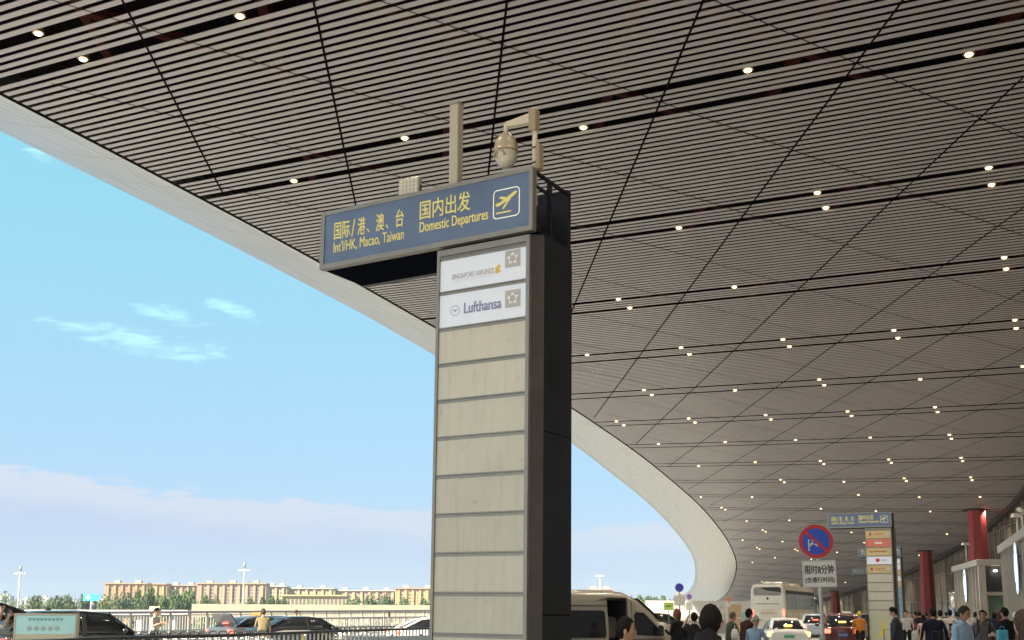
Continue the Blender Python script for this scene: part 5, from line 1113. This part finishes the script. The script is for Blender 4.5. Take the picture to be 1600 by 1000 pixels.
def person(px, D, h, face, shirt, pants, label, hair='short', hm=None, arms=('down', 'down'), skin='a', sleeve='short', turn=0, nod=0, lean=0, step=0.0, build=1.0, female=False, extra=None, group=None):
    x, y = at(px, D); k = h / 1.70
    t = thing('person', label, 'person', (x, y, 0.10 if px > 1375 else 0), R(90 - face), group)
    ln = R(lean)
    def P(x_, y_, z_):          # lean the upper body forward about the hips
        if z_ > 0.93: dz = z_ - 0.93; return Vector((x_ + math.sin(ln) * dz, y_, 0.93 + math.cos(ln) * dz)) * k
        return Vector((x_, y_, z_)) * k
    V = []; E = []; Rr = []; seg = []
    def v(p, r): V.append(p); Rr.append(r * k); return len(V) - 1
    def e(a, b, kind): E.append((a, b)); seg.append(kind)
    bw = build; sh = (0.165 if female else 0.185) * bw
    pel = v(P(0, 0, .95), .125 * bw); wa = v(P(0, 0, 1.08), (.105 if female else .122) * bw); ch = v(P(.005, 0, 1.25), .128 * bw); nb = v(P(0, 0, 1.405), .066); nk = v(P(.012, 0, 1.475), .050); nt = v(P(.02, 0, 1.53), .050)
    e(pel, wa, 'torso'); e(wa, ch, 'torso'); e(ch, nb, 'torso'); e(nb, nk, 'neck'); e(nk, nt, 'neck')
    for s, arm in ((1, arms[0]), (-1, arms[1])):
        (ex, ey, ez), (wx, wy, wz) = ARMS[arm]; so = P(0, s * sh, 1.365)
        S_ = v(so, .062 * bw); el = v(so + Vector((ex, s * ey, ez)) * k, .043 * bw); wr = v(so + Vector((wx, s * wy, wz)) * k, .028)
        up = v((V[S_] + V[el]) / 2, .050 * bw); fa = v(V[el] * .55 + V[wr] * .45, .040 * bw)
        e(ch, S_, 'torso'); e(S_, up, 'upper'); e(up, el, 'upper'); e(el, fa, 'fore'); e(fa, wr, 'fore')
        d = (V[wr] - V[el]).normalized(); pm = v(V[wr] + d * .055 * k, .026); e(wr, pm, 'hand')
        side = d.cross(Vector((0, s, 0)) if abs(d.y) < .8 else Vector((1, 0, 0))).normalized(); inn = side.cross(d).normalized() * (1 if s > 0 else -1)
        if D < 40:
            for q, ln_ in zip((-1.5, -.5, .5, 1.5), (.062, .075, .072, .056)):
                f0 = v(V[pm] + side * q * .017 * k + d * .02 * k, .0095); f1 = v(V[f0] + (d * .55 - inn * .12) * ln_ * k, .009); f2 = v(V[f1] + (d * .35 - inn * .30) * ln_ * k, .0075); e(pm, f0, 'hand'); e(f0, f1, 'hand'); e(f1, f2, 'hand')
            t0 = v(V[wr] + d * .03 * k + side * 0.028 * k, .011); t1 = v(V[t0] + (d * .6 + side * .6) * .045 * k, .009); e(wr, t0, 'hand'); e(t0, t1, 'hand')
    for s in (1, -1):
        st = step * s; hp = v(P(0, s * .085, .88), .098 * bw); kn = v(P(.03 + st * .5, s * .095, .49), .064 * bw); cf = v(P(.0 + st * .75, s * .095, .33), .058 * bw); an = v(P(-.02 + st, s * .095, .09), .042); ft = v(P(.07 + st, s * .10, .045), .040); to = v(P(.17 + st, s * .108, .035), .032)
        e(pel, hp, 'leg'); e(hp, kn, 'leg'); e(kn, cf, 'leg'); e(cf, an, 'leg'); e(an, ft, 'foot'); e(ft, to, 'foot')
    me = bpy.data.meshes.new('p'); me.from_pydata(V, E, []); o = bpy.data.objects.new('p', me); C.objects.link(o)
    md = o.modifiers.new('s', 'SKIN'); md.use_smooth_shade = True
    for i, sv_ in enumerate(me.skin_vertices[0].data): sv_.radius = (Rr[i], Rr[i] * (1.0)); sv_.use_root = (i == 0)
    o.modifiers.new('d', 'SUBSURF').levels = 1
    dg = bpy.context.evaluated_depsgraph_get(); em = bpy.data.meshes.new_from_object(o.evaluated_get(dg)); bpy.data.objects.remove(o)
    mb = MB(); vs = [w_.co.copy() for w_ in em.vertices]
    # widen the torso sideways, flatten front to back
    for q in vs:
        if .90 * k < q.z < 1.43 * k and abs(q.y) < .24 * k:
            f = 1.22 if not female else 1.12; q.y *= f if abs(q.y) < .15 * k else 1.0 + (f - 1) * (.24 * k - abs(q.y)) / (.09 * k)
    for p in em.polygons:
        c = Vector((0, 0, 0))
        for i in p.vertices: c += vs[i]
        c /= len(p.vertices); best = 9; kind = 'torso'
        for (a, b), kd in zip(E, seg):
            ab = V[b] - V[a]; tt = max(0, min(1, (c - V[a]).dot(ab) / max(1e-9, ab.length_squared))); dd = (c - V[a] - ab * tt).length - (Rr[a] * (1 - tt) + Rr[b] * tt)
            if dd < best: best = dd; kind = kd
        z = c.z / k
        slot = {'torso': 1, 'upper': 1, 'neck': 0, 'hand': 0, 'leg': 2, 'foot': 3}.get(kind, 0 if sleeve == 'short' else 1)
        if kind == 'torso' and z < 0.93: slot = 2
        if kind == 'leg' and z > 0.95: slot = 1
        if kind == 'neck' and z < 1.445: slot = 1
        if kind == 'leg' and extra == 'shorts' and z < .5: slot = 0
        mb.cur = slot; mb.add([vs[i] for i in p.vertices], [tuple(range(len(p.vertices)))], True)
    bpy.data.meshes.remove(em)
    sz = k * 1.06; Rm = Matrix.Rotation(R(turn), 3, 'Z') @ Matrix.Rotation(R(nod) + ln * .5, 3, 'Y'); hc = V[nt] + Rm @ Vector((.012, 0, .052)) * k
    head_mesh(mb, hc, Rm, sz, not female)
    sk = mm('skin_' + skin, skin_c[skin], 0.5)
    body = mb.build('body', [sk, cl(shirt), cl(pants), shoe_m, eye_m, lip_m, brow_m], t)
    # hair
    hm = hm or hair_k; b = MB()
    def T(p): return hc + Rm @ (Vector(p) * sz)
    if hair != 'bald':
        n, m = 30, 16; vs = []; rnd = random.Random(int(px * 7))
        back, side, front = {'short': (.73, .56, .31), 'crop': (.66, .54, .33), 'long': (.80, .66, .30), 'bob': (.78, .66, .30), 'cap': (.56, .52, .40), 'hat': (.56, .52, .40)}[hair]
        fl = 0.0 if hair in ('cap', 'hat') else (0.012 if hair == 'crop' else 0.032); sd_ = Vector((px, D, 3.1))
        for i in range(m + 1):
            for j in range(n):
                ph = 2 * math.pi * j / n; fr = math.cos(ph)
                lim = side + (back - side) * min(1, max(0, (-fr - .15) / .5)) - (side - front) * min(1, max(0, (fr - .25) / .45))
                th = math.pi * lim * i / m; x, y, z = math.cos(ph) * math.sin(th), math.sin(ph) * math.sin(th), math.cos(th)
                w_ = 0.077 * (1 - 0.34 * max(0, -z) ** 1.3); d_ = 0.093 if x < 0 else 0.088
                X, Y, Z = x * d_ * (1 - 0.10 * max(0, -z)) + 0.016 * max(0, -z), y * w_, z * 0.118
                g = 1.075 + (fl * 1.6 * (0.5 + noise.noise(sd_ + Vector((x, y, z)) * 4.0)) + fl * 0.5 * rnd.random()) + (0.05 if hair in ('long', 'bob') else 0); g -= 0.045 * (i / m) ** 6
                vs.append(T((X * g, Y * g, Z * g + .002)))
        b.add(vs, [(i * n + j, (i + 1) * n + j, (i + 1) * n + (j + 1) % n, i * n + (j + 1) % n) for i in range(m) for j in range(n)], True)
        if hair in ('long', 'bob'):
            L_ = -.30 if hair == 'long' else -.13
            b.loft([[T((-.028 + xx * a, yy * a2, z)) for xx, yy in ((-.075, 0), (-.06, .045), (-.01, .080), (.035, .088), (.03, .075), (-.02, .06), (-.02, -.06), (.03, -.075), (.035, -.088), (-.01, -.080), (-.06, -.045))] for z, a, a2 in ((.05, 1, 1), (-.05, 1.0, 1.02), (L_ * .6, .95, 1.0), (L_, .7, .8))], True, True, True)
        if hair == 'cap':
            b.loft([[T((.07, yy, .055)) for yy in (-.06, 0, .06)] + [T((.07, yy, .063)) for yy in (.06, 0, -.06)], [T((.16, yy, .045)) for yy in (-.045, 0, .045)] + [T((.16, yy, .052)) for yy in (.045, 0, -.045)]])
        if hair == 'hat':
            b.tube([T((0, 0, .035)), T((0, 0, .022))], [.13 * sz, .155 * sz], 22)
        b.build('cap' if hair in ('cap', 'hat') else 'hair', hm, t)
    if extra == 'jacket':
        b = MB(); b.loft([[P(.0 + xx, yy * bw, z) for xx, yy in ((.13, 0.03), (.11, .15), (0, .205), (-.12, .15), (-.135, 0), (-.12, -.15), (0, -.205), (.11, -.15), (.13, -.03))] for z in (.86, .95, 1.1, 1.3)], False, False, True); b.build('jacket', cl(shirt), t)
    if extra == 'hood':
        b = MB(); b.loft([[P(rx * math.cos(q_) - .01, ry * math.sin(q_), z + .02 * math.sin(q_ * 3 + z * 40) - .035 * math.cos(q_)) for q_ in [2 * math.pi * j / 24 for j in range(24)]] for z, rx, ry in ((1.36, .13, .17), (1.42, .115, .125), (1.47, .094, .102), (1.492, .088, .094), (1.492, .076, .082), (1.42, .07, .075))], True, False, True); b.build('hood', cl(shirt), t)
    if extra == 'dress':
        b = MB(); b.loft([[P(r * math.cos(2 * math.pi * q / 16), r * 1.1 * math.sin(2 * math.pi * q / 16), z) for q in range(16)] for z, r in ((.35, .26), (.7, .20), (.96, .15))], True, False, True); b.build('skirt', cl(pants), t)
    if extra == 'collar':
        b = MB()
        for s in (-1, 1): b.loft([[P(.03, s * .065, 1.47), P(-.05, s * .055, 1.485), P(-.05, s * .075, 1.44), P(.05, s * .085, 1.42)], [P(.078, s * .01, 1.45), P(.07, s * .02, 1.44), P(.07, s * .03, 1.405), P(.10, s * .035, 1.385)]], True, True, True)
        b.build('collar', cl(tuple(min(1, c * 1.15) for c in shirt)), t)
    t['_h'] = 0; del t['_h']
    return t
def backpack(p, col, label, off=-.17, z=1.20, size=1.0):
    bx = thing('backpack', label, 'backpack', p.location + Vector((0, 0, 0)), p.rotation_euler.z); b = MB()
    b.loft([[(off - .07 * size * a, yy * a * size, z + zz * size) for yy, zz in ((-.14, -.20), (.14, -.20), (.155, .05), (.11, .21), (-.11, .21), (-.155, .05))] for a in (0.0001, )] if False else [[(off + dx, yy * a * size, z + zz * a * size) for yy, zz in ((-.14, -.20), (.14, -.20), (.155, .05), (.11, .21), (-.11, .21), (-.155, .05))] for dx, a in ((0.05, .92), (0, 1), (-.08 * size, .95), (-.13 * size, .7))]); b.build('bag', cl(col), bx)
    b = MB(); b.box(off - .165, off - .135, -.08 * size, .08 * size, z - .14, z + .02, .02); b.build('pocket', cl(tuple(c * .8 for c in col)), bx)
    for s in (-1, 1):
        b = MB(); b.tube([(off + .05, s * .10, z + .17), (-.02, s * .125, z + .255), (.10, s * .13, z + .15), (.135, s * .125, z - .02), (.02, s * .17, z - .17)], .016, 6); b.build('strap', cl(tuple(c * .7 for c in col)), bx)
    return bx
navy = (0.018, 0.022, 0.045); blackc = (0.014, 0.014, 0.016); whitec = (0.62, 0.61, 0.58); greyc = (0.16, 0.16, 0.16); jean = (0.07, 0.11, 0.18); pale_jean = (0.36, 0.46, 0.52); khaki = (0.42, 0.33, 0.20)
# left, by the trolleys and cars
person(250, 38.5, 1.78, 100, (0.42, 0.40, 0.39), blackc, 'person in a pale grey tee with a black strap looking down at a phone', hair='short', arms=('phone', 'phone'), nod=22)

person(417, 41, 1.76, -18, (0.27, 0.22, 0.13), (0.10, 0.09, 0.08), 'person in a tan tee standing by the open boot of the dark silver taxi', hair='short', hm=hair_b, arms=('hold', 'down'))
person(84, 33, 1.72, 10, blackc, blackc, 'person with black hair standing behind the turquoise lightbox', hair='short')
person(2, 25.5, 1.66, 60, (0.55, 0.50, 0.46), greyc, 'person reaching an arm up to the raised hatch at the left edge', hair='short', arms=('wave', 'raise'), skin='b')
person(467, 52, 1.74, 40, (0.10, 0.09, 0.08), blackc, 'person with a brown cap behind the roof of the black sedan', hair='cap', hm=hair_b)
# centre, near the camera
person(972, 10.6, 1.60, 60, blackc, navy, 'person with short black hair in front of the van, face turned right', hair='short', arms=('phone', 'hold'), turn=-35, skin='b', sleeve='long')
person(1105, 8.6, 1.70, 38, blackc, navy, 'nearest person with thick black hair and black jacket seen from behind', hair='short', arms=('phone', 'phone'), turn=14, skin='c', sleeve='long', build=1.05, extra='hood')
person(1082, 27, 1.66, 5, (0.02, 0.02, 0.022), pale_jean, 'person in a black top and pale jeans holding a phone up beside the nearest head', hair='short', arms=('raise', 'raise'), skin='c')
a = person(1057, 28, 1.74, -45, blackc, pale_jean, 'person in a dark jacket and pale jeans with auburn hair beside the van mirror', hair='bob', hm=mat('hair_auburn', (0.20, 0.06, 0.02), 0.6), arms=('phone', 'hold'), turn=20, sleeve='long', extra='jacket', step=.12)
backpack(a, blackc, 'black backpack worn by the person with auburn hair')
person(1136, 32, 1.69, 75, (0.07, 0.075, 0.055), (0.05, 0.05, 0.05), 'person with cropped hair in a dark olive tee holding a white bag', hair='crop', hm=mat('hair_shaved', (0.10, 0.07, 0.05), 0.8), arms=('hold', 'push'), skin='b', lean=8)
person(1160, 28, 1.77, 62, (0.06, 0.022, 0.02), (0.03, 0.03, 0.035), 'person in a maroon tee pushing a trolley left of the white taxi', hair='short', arms=('push', 'push'), skin='b', lean=10)
person(1174, 25, 1.60, 40, (0.25, 0.36, 0.48), jean, 'person in a light blue shirt and grey sun hat beside the white taxi', hair='hat', hm=cl((0.34, 0.30, 0.25)), arms=('hold', 'push'), sleeve='long', lean=6, female=True)
# right, the crowd before the doors
a = person(1393, 29.25, 1.73, -58, (0.045, 0.055, 0.075), (0.04, 0.05, 0.075), 'person in a dark denim jacket looking down beside the sign pylon foot', hair='short', arms=('hang', 'hang'), turn=10, nod=25, sleeve='long', extra='jacket', skin='c')
person(1409, 43.5, 1.68, 195, (0.46, 0.46, 0.44), blackc, 'person in a pale grey tee standing behind the denim jacket', hair='short', arms=('hold', 'down'))
person(1424, 54, 1.66, -70, (0.42, 0.05, 0.035), (0.55, 0.53, 0.5), 'person in a red shirt and white trousers facing left', hair='short', sleeve='long', skin='b')
person(1430, 51, 1.66, 20, blackc, blackc, 'person in black just right of the red shirt', hair='short', sleeve='long')
person(1436, 36, 1.52, 15, (0.58, 0.40, 0.36), khaki, 'person with long black hair in a pink top and wide khaki trousers', hair='long', arms=('down', 'hold'), female=True, extra='dress', skin='c')
a = person(1451, 29.25, 1.69, 8, (0.016, 0.020, 0.042), navy, 'person in a navy jacket seen from behind pulling a case', hair='short', arms=('hang', 'hang'), sleeve='long', build=1.12, extra='jacket')
person(1462, 39, 1.68, 20, (0.62, 0.58, 0.47), (0.10, 0.09, 0.08), 'person in a cream shirt seen from behind', hair='short', arms=('hang', 'down'))
a = person(1477, 40.5, 1.70, 25, (0.58, 0.57, 0.55), blackc, 'person in a white shirt with a black camera bag on the back', hair='short', arms=('hold', 'hang'))
backpack(a, blackc, 'small black camera bag on the white shirt', size=0.6, z=1.1)
person(1487, 49.5, 1.64, 30, (0.02, 0.14, 0.08), blackc, 'person in a dark green shirt behind the person in light blue', hair='short')
person(1441, 61.5, 1.64, -10, (0.16, 0.08, 0.07), navy, 'person in brown far back between the pink top and the navy jacket', hair='short')
person(1494, 18.5, 1.68, 142, (0.30, 0.45, 0.62), (0.05, 0.06, 0.08), 'person in a light blue collared shirt looking down to the right', hair='short', hm=hair_g, arms=('down', 'hold'), turn=8, nod=16, sleeve='long', build=1.12, extra='collar', skin='b')
a = person(1505, 42, 1.70, 170, (0.64, 0.63, 0.6), blackc, 'person in a bright white tee behind the light blue shirt', hair='short')
a = person(1527, 27, 1.64, 196, (0.115, 0.115, 0.115), blackc, 'person in a charcoal tee with black backpack straps facing the camera', hair='short', arms=('hang', 'hang'), skin='b', build=1.05)
backpack(a, (0.02, 0.02, 0.022), 'black backpack worn by the person in the charcoal tee')
person(1531, 45, 1.66, 15, (0.10, 0.08, 0.07), navy, 'person in dark brown right behind the charcoal tee', hair='short')
a = person(1545, 36, 1.60, 30, (0.60, 0.62, 0.64), navy, 'person in a white shirt with a navy backpack near the doorway', hair='short', arms=('hold', 'down'))
backpack(a, navy, 'navy backpack on the white shirt near the doorway')
person(1553, 40.5, 1.68, -40, (0.55, 0.10, 0.05), navy, 'person in an orange red top near the doorway', hair='long', hm=hair_b, female=True)
a = person(1563, 26.25, 1.70, -25, (0.015, 0.015, 0.018), (0.20, 0.19, 0.17), 'person in a black tee and grey trousers before the doorway', hair='short', arms=('hold', 'hang'), build=1.1, skin='b')
a = person(1578, 29.25, 1.60, 20, (0.015, 0.015, 0.016), (0.45, 0.44, 0.42), 'person in a white cap and black tee near the right edge', hair='cap', hm=cl((0.66, 0.65, 0.6)), arms=('hang', 'hold'))
person(1596, 9.5, 1.57, -30, (0.62, 0.58, 0.52), jean, 'nearest person at the right edge with long dark hair and a white top', hair='long', hm=hair_b, arms=('hold', 'hold'), female=True, skin='c')
person(1337, 46, 1.74, 20, (0.55, 0.20, 0.03), blackc, 'rider in an orange vest and yellow helmet beyond the maroon suv', hair='cap', hm=cl((0.72, 0.52, 0.02)), sleeve='long')
person(1354, 60, 1.78, 20, (0.03, 0.03, 0.03), blackc, 'dark haired person left of the sign pylon beyond the rider', hair='short')
person(1516, 60, 1.66, 10, (0.35, 0.33, 0.30), blackc, 'person in a beige top far back before the glass entrance box', hair='bob', female=True)
person(1471, 66, 1.66, 12, (0.05, 0.05, 0.06), blackc, 'person in dark clothes far back behind the cream shirt', hair='short')
person(1588, 46.5, 1.68, 30, (0.40, 0.38, 0.36), navy, 'person in a grey top behind the white cap', hair='short')
person(1415, 69, 1.64, 200, (0.24, 0.22, 0.22), navy, 'small far person in grey behind the pale grey tee', hair='short')
# bags and cases
def suitcase(px, D, col, label, h=.62, rz=20, up=0.10):
    x, y = at(px, D); t = thing('suitcase', label, 'suitcase', (x, y, up), R(rz))
    b = MB(); b.box(-.13, .13, -.21, .21, .05, h, .05); b.build('shell', mm('case_' + label[:8], col, 0.35), t)
    b = MB(); b.tube([(-.10, -.13, h), (-.10, -.13, h + .42), (-.10, .13, h + .42), (-.10, .13, h)], .011, 6); b.build('handle', trim_m, t)
    for xx, yy in ((-.09, -.16), (-.09, .16), (.09, -.16), (.09, .16)):
        b = MB(); b.cyl((xx, yy - .012, .03), (xx, yy + .012, .03), .03, None, 10); b.build('wheel', trim_m, t)
    b = MB()
    for k in range(4): b.box(.131, .137, -.16 + k * .09, -.12 + k * .09, .1, h - .06)
    b.build('ribs', mm('case_' + label[:8], col, 0.35), t)
suitcase(1384, 28.5, (0.02, 0.02, 0.022), 'black suitcase beside the person in the denim jacket', .75)
suitcase(1420, 49.5, (0.36, 0.42, 0.42), 'tall pale silver suitcase in front of the red shirt', .8)
suitcase(1458, 28.5, (0.03, 0.03, 0.04), 'dark suitcase pulled by the person in the navy jacket', .7)
suitcase(1150, 28.4, (0.03, 0.03, 0.032), 'dark suitcase on the road beside the maroon tee', .6, 40, 0)
suitcase(1166, 26.27, (0.42, 0.08, 0.06), 'red suitcase between the maroon tee and the grey sun hat', .55, 30, 0)
x, y = at(1144, 31.3); t = thing('shopping_bag', 'crumpled white carrier bag held by the person in the olive tee', 'bag', (x, y, 0.9))
b = MB(); b.loft([[(.10 * a * math.cos(q_), .14 * a * math.sin(q_), z_) for q_ in [2 * math.pi * k / 10 for k in range(10)]] for z_, a in ((0, .7), (.03, 1), (.2, 1.05), (.3, .75), (.33, .4))], True, True, True); b.build('bag', cl((0.66, 0.65, 0.63)), t)
b = MB(); b.tube([(0, -.04, .32), (0, -.03, .42), (0, .03, .42), (0, .04, .32)], .007, 5); b.build('handles', cl((0.66, 0.65, 0.63)), t)
x, y = at(1556, 25.7); t = thing('shopping_bag', 'bright sky blue bag held in front of the black tee near the doorway', 'bag', (x, y, 1.02))
b = MB(); b.box(-.12, .12, -.05, .05, 0, .28, .02); b.build('bag', cl((0.10, 0.46, 0.62)), t)
b = MB(); b.tube([(-.05, 0, .28), (-.04, 0, .36), (.04, 0, .36), (.05, 0, .28)], .007, 5); b.build('handles', cl((0.10, 0.46, 0.62)), t)
